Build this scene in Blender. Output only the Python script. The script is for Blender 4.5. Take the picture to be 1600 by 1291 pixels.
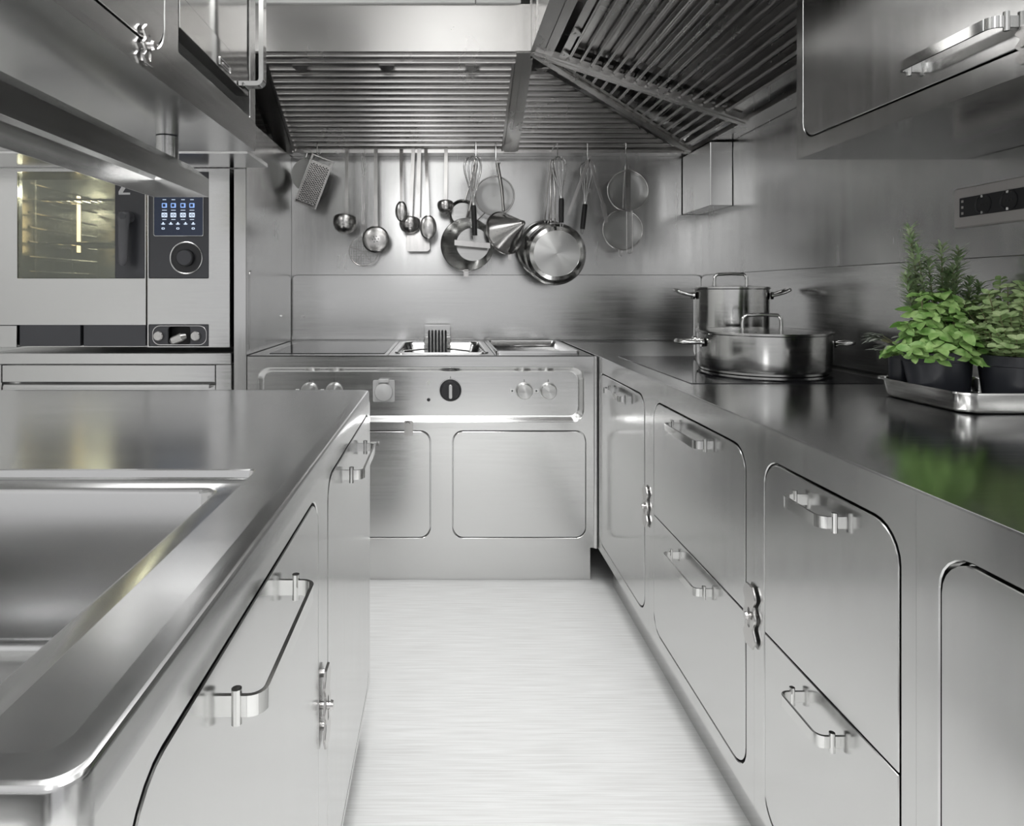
import bpy, bmesh, math, random
from mathutils import Vector, Matrix
R = math.radians
PI = math.pi
random.seed(7)
S = bpy.context.scene
for o in list(bpy.data.objects):
    bpy.data.objects.remove(o)
COL = S.collection

# ------------------------------------------------------------------ camera, world, lights, exposure
H = 1.152                      # eye height
cd = bpy.data.cameras.new('camera')
cam = bpy.data.objects.new('camera', cd)
COL.objects.link(cam)
cam.location = (0, 0, H)
cam.rotation_euler = (R(90), 0, 0)
cd.sensor_width = 36
cd.lens = 22.5                 # 1000 px on a 1600 px frame
cd.shift_x = 0.0675
cd.shift_y = -0.119
cd.clip_start = 0.02
S.camera = cam

w = bpy.data.worlds.new('world')
S.world = w
w.use_nodes = True
nt = w.node_tree
nt.nodes.clear()
tc = nt.nodes.new('ShaderNodeTexCoord')
sep = nt.nodes.new('ShaderNodeSeparateXYZ')
rp = nt.nodes.new('ShaderNodeValToRGB')
rp.color_ramp.elements[0].position = 0.35
rp.color_ramp.elements[0].color = (.60, .60, .61, 1)
rp.color_ramp.elements[1].position = 0.75
rp.color_ramp.elements[1].color = (1.0, 1.0, 1.0, 1)
mr = nt.nodes.new('ShaderNodeMapRange')
mr.inputs[1].default_value = -1
mr.inputs[2].default_value = 1
bg = nt.nodes.new('ShaderNodeBackground')
bg.inputs[1].default_value = 0.86
wo = nt.nodes.new('ShaderNodeOutputWorld')
nt.links.new(tc.outputs['Generated'], sep.inputs[0])
nt.links.new(sep.outputs['Z'], mr.inputs[0])
nt.links.new(mr.outputs[0], rp.inputs[0])
nt.links.new(rp.outputs[0], bg.inputs[0])
nt.links.new(bg.outputs[0], wo.inputs[0])


def area(name, loc, rot, sx, sy, power, col=(1, 1, 1), spread=180):
    l = bpy.data.lights.new(name, 'AREA')
    l.shape = 'RECTANGLE'
    l.size = sx
    l.size_y = sy
    l.energy = power
    l.color = col
    l.spread = R(spread)
    o = bpy.data.objects.new(name, l)
    o.location = loc
    o.rotation_euler = rot
    COL.objects.link(o)
    return o


area('ceiling_lamp_aisle', (0.02, 1.35, 2.66), (0, 0, 0), 0.45, 1.6, 10, spread=110)
area('ceiling_lamp_rear', (0.1, -0.7, 2.66), (0, 0, 0), 2.4, 0.9, 30, spread=130)
area('ceiling_lamp_left', (-1.6, 1.2, 2.66), (0, 0, 0), 0.7, 1.8, 20)
area('added_ceiling_fill', (0.1, -0.35, 2.25), (R(180), 0, 0), 2.2, 0.5, 26)  # added upward fill, brightens the ceiling that the steel reflects; no fixture
area('added_aisle_fill', (0.05, 1.15, 2.35), (R(180), 0, 0), 0.4, 1.5, 6)  # second added fill over the aisle, lightens the upper cabinet faces
area('rear_highlight_light', (-0.32, -1.55, 2.05), (R(90), 0, 0), 0.45, 0.95, 3.8)  # unseen source behind the camera, added for the back wall highlight; not a window
S.view_settings.view_transform = 'Standard'
S.view_settings.look = 'None'
S.view_settings.exposure = 0.08
S.view_settings.gamma = 1.0
S.view_settings.use_curve_mapping = False


# ------------------------------------------------------------------ materials
def new_mat(name):
    m = bpy.data.materials.new(name)
    m.use_nodes = True
    return m, m.node_tree, m.node_tree.nodes['Principled BSDF']


def plain(name, col, rough=0.5, metal=0.0, spec=0.5, emit=None, es=0):
    m, t, b = new_mat(name)
    b.inputs['Base Color'].default_value = (*col, 1)
    b.inputs['Roughness'].default_value = rough
    b.inputs['Metallic'].default_value = metal
    b.inputs['Specular IOR Level'].default_value = spec
    if emit:
        b.inputs['Emission Color'].default_value = (*emit, 1)
        b.inputs['Emission Strength'].default_value = es
    return m


def steel(name, base=(.60, .60, .595), r0=.16, r1=.30, sc=(3, 3, 90), bump=.02, blotch=.06):
    m, t, b = new_mat(name)
    N, L = t.nodes, t.links
    tc = N.new('ShaderNodeTexCoord')
    mp = N.new('ShaderNodeMapping')
    mp.inputs['Scale'].default_value = sc
    n1 = N.new('ShaderNodeTexNoise')
    n1.inputs['Scale'].default_value = 1.5
    n1.inputs['Detail'].default_value = 4
    n2 = N.new('ShaderNodeTexNoise')
    n2.inputs['Scale'].default_value = 2.4
    n2.inputs['Detail'].default_value = 3
    mr = N.new('ShaderNodeMapRange')
    mr.inputs[1].default_value = .3
    mr.inputs[2].default_value = .7
    mr.inputs[3].default_value = r0
    mr.inputs[4].default_value = r1
    mx = N.new('ShaderNodeMix')
    mx.data_type = 'RGBA'
    mx.inputs[6].default_value = (*[c * (1 - blotch) for c in base], 1)
    mx.inputs[7].default_value = (*[min(1, c * (1 + blotch)) for c in base], 1)
    ad = N.new('ShaderNodeMath')
    ad.operation = 'ADD'
    ml = N.new('ShaderNodeMath')
    ml.operation = 'MULTIPLY'
    ml.inputs[1].default_value = .5
    bp = N.new('ShaderNodeBump')
    bp.inputs['Strength'].default_value = bump
    bp.inputs['Distance'].default_value = .002
    L.new(tc.outputs['Object'], mp.inputs[0])
    L.new(mp.outputs[0], n1.inputs['Vector'])
    L.new(tc.outputs['Object'], n2.inputs['Vector'])
    L.new(n1.outputs['Fac'], ad.inputs[0])
    L.new(n2.outputs['Fac'], ad.inputs[1])
    L.new(ad.outputs[0], ml.inputs[0])
    L.new(ml.outputs[0], mr.inputs[0])
    L.new(ml.outputs[0], mx.inputs[0])
    L.new(mr.outputs[0], b.inputs['Roughness'])
    L.new(mx.outputs[2], b.inputs['Base Color'])
    if bump > 0:
        L.new(n1.outputs['Fac'], bp.inputs['Height'])
        L.new(bp.outputs[0], b.inputs['Normal'])
    b.inputs['Metallic'].default_value = 1
    return m


M = {}
M['steel'] = steel('brushed_steel', base=(.66, .66, .655), r0=.16, r1=.27, bump=.006, blotch=.04)
M['steel_v'] = steel('brushed_steel_vertical', base=(.66, .66, .655), r0=.13, r1=.22, sc=(30, 30, 1.2), bump=0, blotch=.02)
M['top'] = steel('worktop_steel', base=(.60, .60, .60), r0=.11, r1=.20, sc=(4, 60, 4), bump=.004, blotch=.03)
M['itop'] = steel('island_top_steel', base=(.64, .64, .64), r0=.17, r1=.23, sc=(2, 16, 2), bump=0, blotch=.02)
M['wall_steel'] = steel('wall_steel', base=(.64, .64, .635), r0=.16, r1=.30, sc=(14, 14, .8), bump=0, blotch=.03)
M['hood'] = steel('hood_steel', base=(.60, .59, .58), r0=.2, r1=.30, sc=(4, 4, 4), bump=0, blotch=.03)
M['pan'] = steel('pan_steel', base=(.58, .58, .57), r0=.10, r1=.22, sc=(2, 2, 120))
M['tool'] = steel('tool_steel', base=(.58, .57, .56), r0=.18, r1=.28, sc=(40, 40, 4), bump=0)
def turned(name, axis, base=(.62, .62, .61), an=.92, r=.30):
    m, t, b = new_mat(name)
    tg = t.nodes.new('ShaderNodeTangent')
    tg.direction_type = 'RADIAL'
    tg.axis = axis
    b.inputs['Base Color'].default_value = (*base, 1)
    b.inputs['Metallic'].default_value = 1
    b.inputs['Roughness'].default_value = r
    b.inputs['Anisotropic'].default_value = an
    b.inputs['Anisotropic Rotation'].default_value = .25
    t.links.new(tg.outputs[0], b.inputs['Tangent'])
    return m


M['turned'] = turned('turned_pan_base', 'Y')
M['chrome'] = plain('polished_steel', (.68, .68, .67), .09, 1)
M['gap'] = plain('dark_recess', (.03, .03, .03), .6)
M['black'] = plain('black_plastic', (.018, .018, .02), .38)
M['rubber'] = plain('black_rubber_grip', (.02, .02, .02), .55)
M['pot'] = plain('nursery_pot_plastic', (.022, .024, .03), .33)
M['anth'] = plain('anthracite_panel', (.052, .053, .060), .28)
M['lever'] = plain('lever_plastic', (.085, .085, .092), .34)
M['hob'] = plain('black_glass_hob', (.012, .012, .014), .04, 0, .6)
M['white'] = plain('white_plastic', (.62, .62, .60), .35)
M['frame'] = plain('grey_socket_frame', (.40, .38, .37), .35)
M['wall'] = plain('white_paint', (.80, .80, .79), .6)
M['ceil'] = plain('ceiling_paint', (.82, .82, .81), .7)
M['soil'] = plain('potting_soil', (.05, .032, .02), .9)
M['icon'] = plain('screen_icon', (.05, .05, .05), .3, emit=(.70, .82, 1.0), es=.9)
M['iconb'] = plain('screen_icon_blue', (.05, .05, .05), .3, emit=(.30, .50, 1.0), es=.9)
M['screen'] = plain('lit_screen', (.01, .012, .02), .08, emit=(.05, .09, .20), es=.14)
M['lampw'] = plain('oven_lamp', (1, 1, 1), .3, emit=(1, .72, .38), es=5)
M['mark'] = plain('white_mark', (.75, .75, .75), .4)
M['liteglass'] = plain('cover_plastic', (.50, .50, .50), .12, 0)


def floor_mat():
    m, t, b = new_mat('vinyl_floor')
    N, L = t.nodes, t.links
    tc = N.new('ShaderNodeTexCoord')
    mp = N.new('ShaderNodeMapping')
    mp.inputs['Scale'].default_value = (3.5, 130, 1)
    n = N.new('ShaderNodeTexNoise')
    n.inputs['Scale'].default_value = 1.6
    n.inputs['Detail'].default_value = 5
    cr = N.new('ShaderNodeValToRGB')
    cr.color_ramp.elements[0].position = .32
    cr.color_ramp.elements[0].color = (.72, .72, .71, 1)
    cr.color_ramp.elements[1].position = .62
    cr.color_ramp.elements[1].color = (.84, .845, .84, 1)
    L.new(tc.outputs['Object'], mp.inputs[0])
    L.new(mp.outputs[0], n.inputs['Vector'])
    L.new(n.outputs['Fac'], cr.inputs[0])
    L.new(cr.outputs[0], b.inputs['Base Color'])
    b.inputs['Roughness'].default_value = .42
    return m


M['floor'] = floor_mat()


def leaf_mat(name, c1, c2, rough=.5):
    m, t, b = new_mat(name)
    N, L = t.nodes, t.links
    tc = N.new('ShaderNodeTexCoord')
    n = N.new('ShaderNodeTexNoise')
    n.inputs['Scale'].default_value = 45
    cr = N.new('ShaderNodeValToRGB')
    cr.color_ramp.elements[0].position = .35
    cr.color_ramp.elements[0].color = (*c1, 1)
    cr.color_ramp.elements[1].position = .65
    cr.color_ramp.elements[1].color = (*c2, 1)
    L.new(tc.outputs['Object'], n.inputs['Vector'])
    L.new(n.outputs['Fac'], cr.inputs[0])
    L.new(cr.outputs[0], b.inputs['Base Color'])
    b.inputs['Roughness'].default_value = rough
    b.inputs['Subsurface Weight'].default_value = 0.0
    return m


M['mint'] = leaf_mat('mint_leaf', (.14, .31, .06), (.37, .55, .20))
M['rosemary'] = leaf_mat('rosemary_needle', (.28, .42, .20), (.56, .66, .42))
M['oregano'] = leaf_mat('oregano_leaf', (.28, .42, .17), (.52, .64, .34))
M['sage'] = leaf_mat('sage_leaf', (.22, .25, .20), (.42, .44, .40))
M['stem'] = plain('herb_stem', (.20, .20, .10), .6)


def glass_mat():
    m = bpy.data.materials.new('oven_window_glass')
    m.use_nodes = True
    t = m.node_tree
    t.nodes.clear()
    o = t.nodes.new('ShaderNodeOutputMaterial')
    a = t.nodes.new('ShaderNodeBsdfTransparent')
    a.inputs[0].default_value = (.66, .68, .60, 1)
    g = t.nodes.new('ShaderNodeBsdfGlossy')
    g.inputs['Roughness'].default_value = .02
    g.inputs[0].default_value = (.9, .92, .88, 1)
    f = t.nodes.new('ShaderNodeFresnel')
    f.inputs[0].default_value = 1.4
    mxm = t.nodes.new('ShaderNodeMath')
    mxm.operation = 'MAXIMUM'
    mxm.inputs[1].default_value = .13
    x = t.nodes.new('ShaderNodeMixShader')
    t.links.new(f.outputs[0], mxm.inputs[0])
    t.links.new(mxm.outputs[0], x.inputs[0])
    t.links.new(a.outputs[0], x.inputs[1])
    t.links.new(g.outputs[0], x.inputs[2])
    t.links.new(x.outputs[0], o.inputs[0])
    return m


M['glass'] = glass_mat()


def mesh_mat():
    m = bpy.data.materials.new('woven_wire_mesh')
    m.use_nodes = True
    t = m.node_tree
    b = t.nodes['Principled BSDF']
    b.inputs['Base Color'].default_value = (.62, .62, .61, 1)
    b.inputs['Metallic'].default_value = 1
    b.inputs['Roughness'].default_value = .35
    b.inputs['Alpha'].default_value = .42
    return m


M['mesh'] = mesh_mat()


# ------------------------------------------------------------------ mesh building
def rr(x0, x1, y0, y1, r, n=6):
    """rounded rectangle, counter-clockwise 2-D points; r may be a 4-tuple (x1y1, x0y1, x0y0, x1y0)"""
    rs = r if isinstance(r, (tuple, list)) else (r, r, r, r)
    out = []
    for (cx, cy, sx, sy, a0, q) in ((x1, y1, -1, -1, 0, rs[0]), (x0, y1, 1, -1, 90, rs[1]),
                                    (x0, y0, 1, 1, 180, rs[2]), (x1, y0, -1, 1, 270, rs[3])):
        if q <= 1e-6:
            out.append((cx, cy))
            continue
        for k in range(n + 1):
            a = R(a0 + 90 * k / n)
            out.append((cx + sx * q + q * math.cos(a), cy + sy * q + q * math.sin(a)))
    return out


def rrf(x0, x1, y0, y1, r, n=6):
    return rr(x0, x1, y0, y1, max(r, 2e-6) if not isinstance(r, tuple) else r, n)


def front(Y):
    return lambda u, v, q: (u, Y - q, v)            # faces the camera (-Y)


def facel(X):
    return lambda u, v, q: (X - q, u, v)            # faces -X, u is Y


def facer(X):
    return lambda u, v, q: (X + q, u, v)            # faces +X, u is Y


def up(Z):
    return lambda u, v, q: (u, v, Z + q)


class MB:
    def __init__(s):
        s.bm = bmesh.new()

    def _merge(s, b2):
        me = bpy.data.meshes.new('t')
        b2.to_mesh(me)
        b2.free()
        s.bm.from_mesh(me)
        bpy.data.meshes.remove(me)

    def box(s, x0, x1, y0, y1, z0, z1, bev=0.0, seg=1):
        b = bmesh.new()
        bmesh.ops.create_cube(b, size=1)
        for v in b.verts:
            v.co = Vector(((x0 + x1) / 2 + v.co.x * (x1 - x0), (y0 + y1) / 2 + v.co.y * (y1 - y0),
                           (z0 + z1) / 2 + v.co.z * (z1 - z0)))
        if bev > 0:
            bmesh.ops.bevel(b, geom=list(b.edges), offset=bev, segments=seg, affect='EDGES', profile=.5)
        s._merge(b)
        return s

    def loft(s, rings, cap0=False, cap1=False, closed=True):
        vs = [[s.bm.verts.new(p) for p in r] for r in rings]
        n = len(rings[0])
        for a, b in zip(vs[:-1], vs[1:]):
            for i in range(n if closed else n - 1):
                j = (i + 1) % n
                try:
                    s.bm.faces.new((a[i], a[j], b[j], b[i]))
                except ValueError:
                    pass
        if cap0:
            s.bm.faces.new(list(reversed(vs[0])))
        if cap1:
            s.bm.faces.new(vs[-1])
        return s

    def tube(s, pts, r, n=8, closed=False, caps=True):
        P = [Vector(p) for p in pts]
        m = len(P)
        rad = r if isinstance(r, (list, tuple)) else [r] * m
        tans = []
        for i in range(m):
            if closed:
                t = P[(i + 1) % m] - P[i - 1]
            else:
                t = P[min(i + 1, m - 1)] - P[max(i - 1, 0)]
            tans.append(t.normalized() if t.length > 1e-9 else Vector((0, 0, 1)))
        a = Vector((0, 0, 1)) if abs(tans[0].z) < .9 else Vector((1, 0, 0))
        nrm = (a - tans[0] * a.dot(tans[0])).normalized()
        rings = []
        for i in range(m):
            t = tans[i]
            nrm = (nrm - t * nrm.dot(t))
            nrm = nrm.normalized() if nrm.length > 1e-9 else t.orthogonal().normalized()
            bn = t.cross(nrm)
            rings.append([tuple(P[i] + (nrm * math.cos(2 * PI * k / n) + bn * math.sin(2 * PI * k / n)) * rad[i])
                          for k in range(n)])
        if closed:
            rings.append(rings[0])
            s.loft(rings)
            bmesh.ops.remove_doubles(s.bm, verts=s.bm.verts, dist=1e-7)
        else:
            s.loft(rings, caps, caps)
        return s

    def cyl(s, p0, p1, r, n=24, r2=None):
        return s.tube([p0, p1], [r, r if r2 is None else r2], n)

    def lathe(s, prof, c, axis='z', n=48, cap0=False, cap1=False, M3=None, sx=1.0):
        """prof: (radius, height) pairs round an axis through c"""
        rings = []
        for (r, h) in prof:
            ring = []
            for k in range(n):
                a = 2 * PI * k / n
                x, y = r * math.cos(a) * sx, r * math.sin(a)
                if M3 is not None:
                    v = M3 @ Vector((x, y, h))
                elif axis == 'z':
                    v = Vector((x, y, h))
                elif axis == '-y':
                    v = Vector((x, -h, y))
                elif axis == 'x':
                    v = Vector((h, x, y))
                ring.append(tuple(Vector(c) + v))
            rings.append(ring)
        return s.loft(rings, cap0, cap1)

    def plate(s, outline, holes=(), t=.002, fn=None, bev=0.0, rim=True):
        """flat plate of thickness t with holes; its front face is at q=0; bev chamfers the front rim"""
        def clean(lp):
            o = []
            for p in lp:
                if not o or (p[0] - o[-1][0]) ** 2 + (p[1] - o[-1][1]) ** 2 > 1e-14:
                    o.append((p[0], p[1]))
            if (o[0][0] - o[-1][0]) ** 2 + (o[0][1] - o[-1][1]) ** 2 < 1e-14:
                o.pop()
            return o

        def inset(lp, d):
            n = len(lp)
            ar = sum(lp[k][0] * lp[(k + 1) % n][1] - lp[(k + 1) % n][0] * lp[k][1] for k in range(n))
            sg = 1 if ar > 0 else -1
            o = []
            for k in range(n):
                a, p, c = Vector(lp[k - 1]), Vector(lp[k]), Vector(lp[(k + 1) % n])
                e1, e2 = (p - a).normalized(), (c - p).normalized()
                n1, n2 = Vector((-e1.y, e1.x)) * sg, Vector((-e2.y, e2.x)) * sg
                m = n1 + n2
                q = p + m * (d / max(m.length_squared / 2, .3)) if m.length > 1e-6 else p + n1 * d
                o.append((q.x, q.y))
            return o
        loops = [clean(outline)] + [clean(h) for h in holes]
        fr = [(inset(l, bev) if rim else l) if k == 0 else inset(l, -bev) for k, l in enumerate(loops)] if bev > 0 else loops
        b = bmesh.new()

        def fill(lps, q, rings):
            from mathutils.geometry import tessellate_polygon
            flat = [v for r_ in rings for v in r_]
            for tri in tessellate_polygon([[Vector((p[0], p[1], 0)) for p in l] for l in lps]):
                try:
                    b.faces.new([flat[k] for k in tri])
                except ValueError:
                    pass
        levels = [(fr, 0.0)] + ([(loops, -bev)] if bev > 0 else []) + [(loops, -t)]
        vr = [[[b.verts.new(fn(p[0], p[1], q)) for p in l] for l in lp] for lp, q in levels]
        fill(fr, 0, vr[0])
        fill(loops, -t, vr[-1])
        for A, B in zip(vr[:-1], vr[1:]):
            for ra, rb in zip(A, B):
                n = len(ra)
                for k in range(n):
                    b.faces.new((ra[k], ra[(k + 1) % n], rb[(k + 1) % n], rb[k]))
        bmesh.ops.recalc_face_normals(b, faces=b.faces)
        s._merge(b)
        return s

    def prism(s, poly, fn, q0, q1):
        return s.loft([[fn(u, v, q0) for u, v in poly], [fn(u, v, q1) for u, v in poly]], True, True)

    def quad(s, a, b, c, d):
        s.bm.faces.new([s.bm.verts.new(p) for p in (a, b, c, d)])
        return s

    def xform(s, mat):
        s.bm.transform(mat)
        return s

    def build(s, name, mat, parent=None, ang=28, recalc=True, **kw):
        org = world_loc(parent)
        if recalc:
            bmesh.ops.recalc_face_normals(s.bm, faces=s.bm.faces)
        bmesh.ops.translate(s.bm, verts=s.bm.verts, vec=-org)
        me = bpy.data.meshes.new(name)
        s.bm.to_mesh(me)
        s.bm.free()
        me.materials.append(M[mat] if isinstance(mat, str) else mat)
        for p in me.polygons:
            p.use_smooth = True
        me.set_sharp_from_angle(angle=R(ang))
        o = bpy.data.objects.new(name, me)
        COL.objects.link(o)
        if parent:
            o.parent = parent
        for k, v in kw.items():
            o[k] = v
        return o


def world_loc(p):
    v = Vector((0, 0, 0))
    while p is not None:
        v += p.location
        p = p.parent
    return v


def thing(name, label, cat, loc=(0, 0, 0), group=None):
    o = bpy.data.objects.new(name, None)
    o.empty_display_size = .05
    o.location = loc
    COL.objects.link(o)
    o['label'] = label
    o['category'] = cat
    if group:
        o['group'] = group
    return o


def tag(o, label, cat, group=None):
    o['label'] = label
    o['category'] = cat
    if group:
        o['group'] = group
    return o


def struct(o):
    o['kind'] = 'structure'
    return o


def P(px, py, d):
    """point seen at photo pixel (px, py) at distance d in front of the eye"""
    return ((px - 692) * d / 1000, d, H - (py - 455) * d / 1000)


def PX(px, d):
    return (px - 692) * d / 1000


def PZ(py, d):
    return H - (py - 455) * d / 1000


# ------------------------------------------------------------------ key measures
YC = 2.494       # front of the cooking range
YB = 3.252       # back wall
XL = -0.769      # face of the partition left of the range
XR = 1.317       # right wall
XF = 0.6035      # front of the right-hand cabinets
ZT = 0.90        # worktop height
ZB = 0.152       # underside of cabinet fronts
ZH = 1.837       # underside of hood gutters
YH = 2.60        # hood front

# ------------------------------------------------------------------ setting
struct(MB().box(-2.7, 1.5, -1.6, 3.5, -.05, 0).build('floor', 'floor'))
struct(MB().box(-2.7, 1.5, -1.6, 3.5, 2.72, 2.8).build('ceiling', 'ceil'))
struct(MB().box(XL - .04, 1.5, YB, YB + .1, 0, 2.72).build('wall_back', 'wall_steel'))
struct(MB().box(-2.7, XL - .04, YB, YB + .1, 0, 2.72).build('wall_back', 'wall'))
struct(MB().box(XR, XR + .1, -1.6, YB, 0, 2.72).build('wall_right', 'wall_steel'))
struct(MB().box(-2.8, -2.7, -1.6, 3.35, 0, 2.72).build('wall_left', 'wall'))

# splash panels, the lower course of wall cladding, with rounded upper corners
b = MB().plate(rr(XL + .001, XR - .004, ZT + .004, 1.235, (.03, .03, 0, 0)), (), .007, front(YB - .0075), .0025)
tag(b.build('splash_panel', 'steel'), 'wide plain steel splash panel on the back wall above the cooking range', 'splash panel')
b = MB().plate(rr(-.3, YB - .009, ZT + .004, 1.235, (.03, 0, 0, 0)), (), .007, facel(XR - .0075), .0025)
tag(b.build('splash_panel', 'steel'), 'long steel splash panel on right wall behind the pots and herbs', 'splash panel')

# partition between oven and range
pt = thing('partition_panel', 'tall steel partition wall between the oven and the cooking range', 'partition', (XL - .03, 2.87, 0))
MB().box(XL - .05, XL, YC + .01, YB - .002, 0, ZH - .002, .002).build('panel', 'wall_steel', pt)
MB().plate(rr(YC + .05, YB - .03, ZT + .02, 1.235, (.02, .02, 0, 0)), (), .003, facer(XL + .0032), .001).build('splash_panel', 'wall_steel', pt)
MB().cyl((XL + .003, 3.03, 1.035), (XL + .009, 3.03, 1.035), .006, 16).build('bolt', 'chrome', pt)
for px in (473, 613):
    c = P(px, 494, YB - .01)
    b = MB().cyl((c[0], YB - .009, c[2]), (c[0], YB - .021, c[2]), .009, 20, .008)
    b.cyl((c[0], YB - .021, c[2]), (c[0], YB - .025, c[2]), .005, 12)
    tag(b.build('wall_bolt', 'chrome'),
        'round bolt on splash panel, ' + ('nearest the partition' if px < 500 else 'left of the fryer element'), 'bolt')


# ------------------------------------------------------------------ reusable hardware
def handle(fn, u0, u1, v, parent, out=.036, hgt=.018, th=.004, horizontal=True, name='handle'):
    """flat-strap bar handle; fn maps (u, v, q) with q outward"""
    b = MB()
    r = .016
    L = u1 - u0
    path = [(u0, 0.0), (u0, out - r)]
    for k in range(1, 7):
        a = R(180 - 90 * k / 6)
        path.append((u0 + r + r * math.cos(a), out - r + r * math.sin(a)))
    for k in range(0, 7):
        a = R(90 - 90 * k / 6)
        path.append((u1 - r + r * math.cos(a), out - r + r * math.sin(a)))
    path.append((u1, 0.0))
    n = len(path)
    offs = []
    for i in range(n):
        p0 = Vector(path[max(i - 1, 0)])
        p1 = Vector(path[min(i + 1, n - 1)])
        t = (p1 - p0).normalized()
        offs.append(Vector((t.y, -t.x)))
    rings = []
    for (p, o) in zip(path, offs):
        pi = Vector(p) + o * th
        c = []
        for (q, vv) in ((Vector(p), -hgt / 2), (Vector(p), hgt / 2), (pi, hgt / 2), (pi, -hgt / 2)):
            if horizontal:
                c.append(fn(q.x, v + vv, q.y))
            else:
                c.append(fn(v + vv, q.x, q.y))
        rings.append(c)
    b.loft(rings, True, True)
    for uu in (u0 + .001, u1 - .001):
        for (rad, hh) in ((.0045, hgt / 2 + .006),):
            if horizontal:
                b.cyl(fn(uu, v - hh, .012), fn(uu, v + hh, .012), rad, 10)
            else:
                b.cyl(fn(v - hh, uu, .012), fn(v + hh, uu, .012), rad, 10)
    return b.build(name, 'chrome', parent)


def latch(fn, u, v, parent, hw=.024, hh=.06, q0=.004):
    pts = []
    K = 22
    for k in range(K + 1):
        t = -1 + 2 * k / K
        wv = hw * (.80 + .20 * math.cos(t * 3 * PI)) * (1 if abs(t) < .97 else .9)
        pts.append((u + wv, v + t * hh))
    for k in range(K, -1, -1):
        t = -1 + 2 * k / K
        wv = hw * (.80 + .20 * math.cos(t * 3 * PI)) * (1 if abs(t) < .97 else .9)
        pts.append((u - wv, v + t * hh))
    b = MB().plate(pts, [rr(u - .0035, u + .0035, v - .022, v + .016, .003, 3)], .004, lambda a, c, q: fn(a, c, q + q0 + .004), .0008)
    b.cyl(fn(u, v, 0), fn(u, v, q0 + .008), .0055, 14)
    b.cyl(fn(u, v, q0 + .008), fn(u, v, q0 + .012), .008, 18, .0065)
    b.cyl(fn(u + hw * .55, v + hh * .7, 0), fn(u + hw * .55, v + hh * .7, q0 + .001), .006, 12)
    b.cyl(fn(u + hw * .55, v - hh * .7, 0), fn(u + hw * .55, v - hh * .7, q0 + .001), .006, 12)
    return b.build('latch', 'tool', parent)


def front_frame(b, fn, u0, u1, v0, v1, holes, t=.014, g=.0022):
    b.plate([(u0, v0), (u1, v0), (u1, v1), (u0, v1)],
            [rr(h[0] - g, h[1] + g, h[2] - g, h[3] + g, h[4]) for h in holes], t, fn, .0016, rim=False)
    return b


def panel(fn, u0, u1, v0, v1, r, parent, name, mat='steel', t=.012, lift=.0004):
    return MB().plate(rr(u0 + .0012, u1 - .0012, v0 + .0012, v1 - .0012, r), (), t,
                      lambda a, c, q: fn(a, c, q + lift), .0012).build(name, mat, parent, ang=20)


# ------------------------------------------------------------------ cooking range at the back
rg = thing('cooking_range', 'wide steel cooking range along the back wall under the hanging utensils', 'range', (0, 2.87, 0))
X0, X1 = -.762, .588
f = front(YC)
b = MB()
cp = (-.719, .547, .645, .853, .045)     # control recess
od = [(-.565, -.050, PZ(840, YC), PZ(674, YC), .04), (PX(708, YC), PX(915, YC), PZ(840, YC), PZ(674, YC), .04)]
front_frame(b, f, X0, X1, ZB, ZT, [(cp[0], cp[1], cp[2], cp[3], cp[4])] + od)
b.box(X0, X0 + .003, YC + .014, YB - .01, ZB, ZT - .003)
b.box(X0, X1, YC + .014, YB - .01, ZB, ZB + .004)
b.box(X0 + .004, X1, YC + .020, YC + .024, ZB + .004, .62)
b.build('body', 'steel', rg, ang=20)
# control recess: sloping walls and flat back
b = MB()
rings = []
for (ins, dep) in ((-.002, .001), (.003, .004), (.010, .013), (.018, .019), (.0185, .019)):
    rings.append([f(u, v, -dep) for u, v in rr(cp[0] + ins, cp[1] - ins, cp[2] + ins, cp[3] - ins, cp[4] - ins * .6, 8)])
b.loft(rings, False, True)
b.build('control_panel', 'steel', rg, ang=40)
fc = front(YC + .019)
for h in od:
    panel(f, h[0], h[1], h[2], h[3], h[4], rg, 'door')
MB().box(X0, X1, YC + .06, YB - .01, 0.001, ZB - .001).build('plinth', 'steel', rg)
# top with insets
topb = MB()
zf = up(ZT)
ind = (PX(455, 2.9) - .06, -.235, 2.60, 3.14)
fr = (-.185, .175, 2.60, 3.16)
gd = (.225, .545, 2.60, 3.14)
topb.plate([(X0, YC), (X1, YC), (X1, YB - .008), (X0, YB - .008)],
           [rr(fr[0], fr[1], fr[2], fr[3], .03), rr(gd[0], gd[1], gd[2], gd[3], .012)], .003, zf, .0006)
topb.build('top', 'top', rg, ang=20)
MB().plate(rr(-.70, -.235, 2.58, 3.17, .006), (), .002, up(ZT + .0022), .0005).build('induction_hob', 'hob', rg)
for x in (-.217, .205):
    MB().box(x - .001, x + .001, YC + .02, YB - .05, ZT + .0001, ZT + .0006).build('seam', 'gap', rg)
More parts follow.
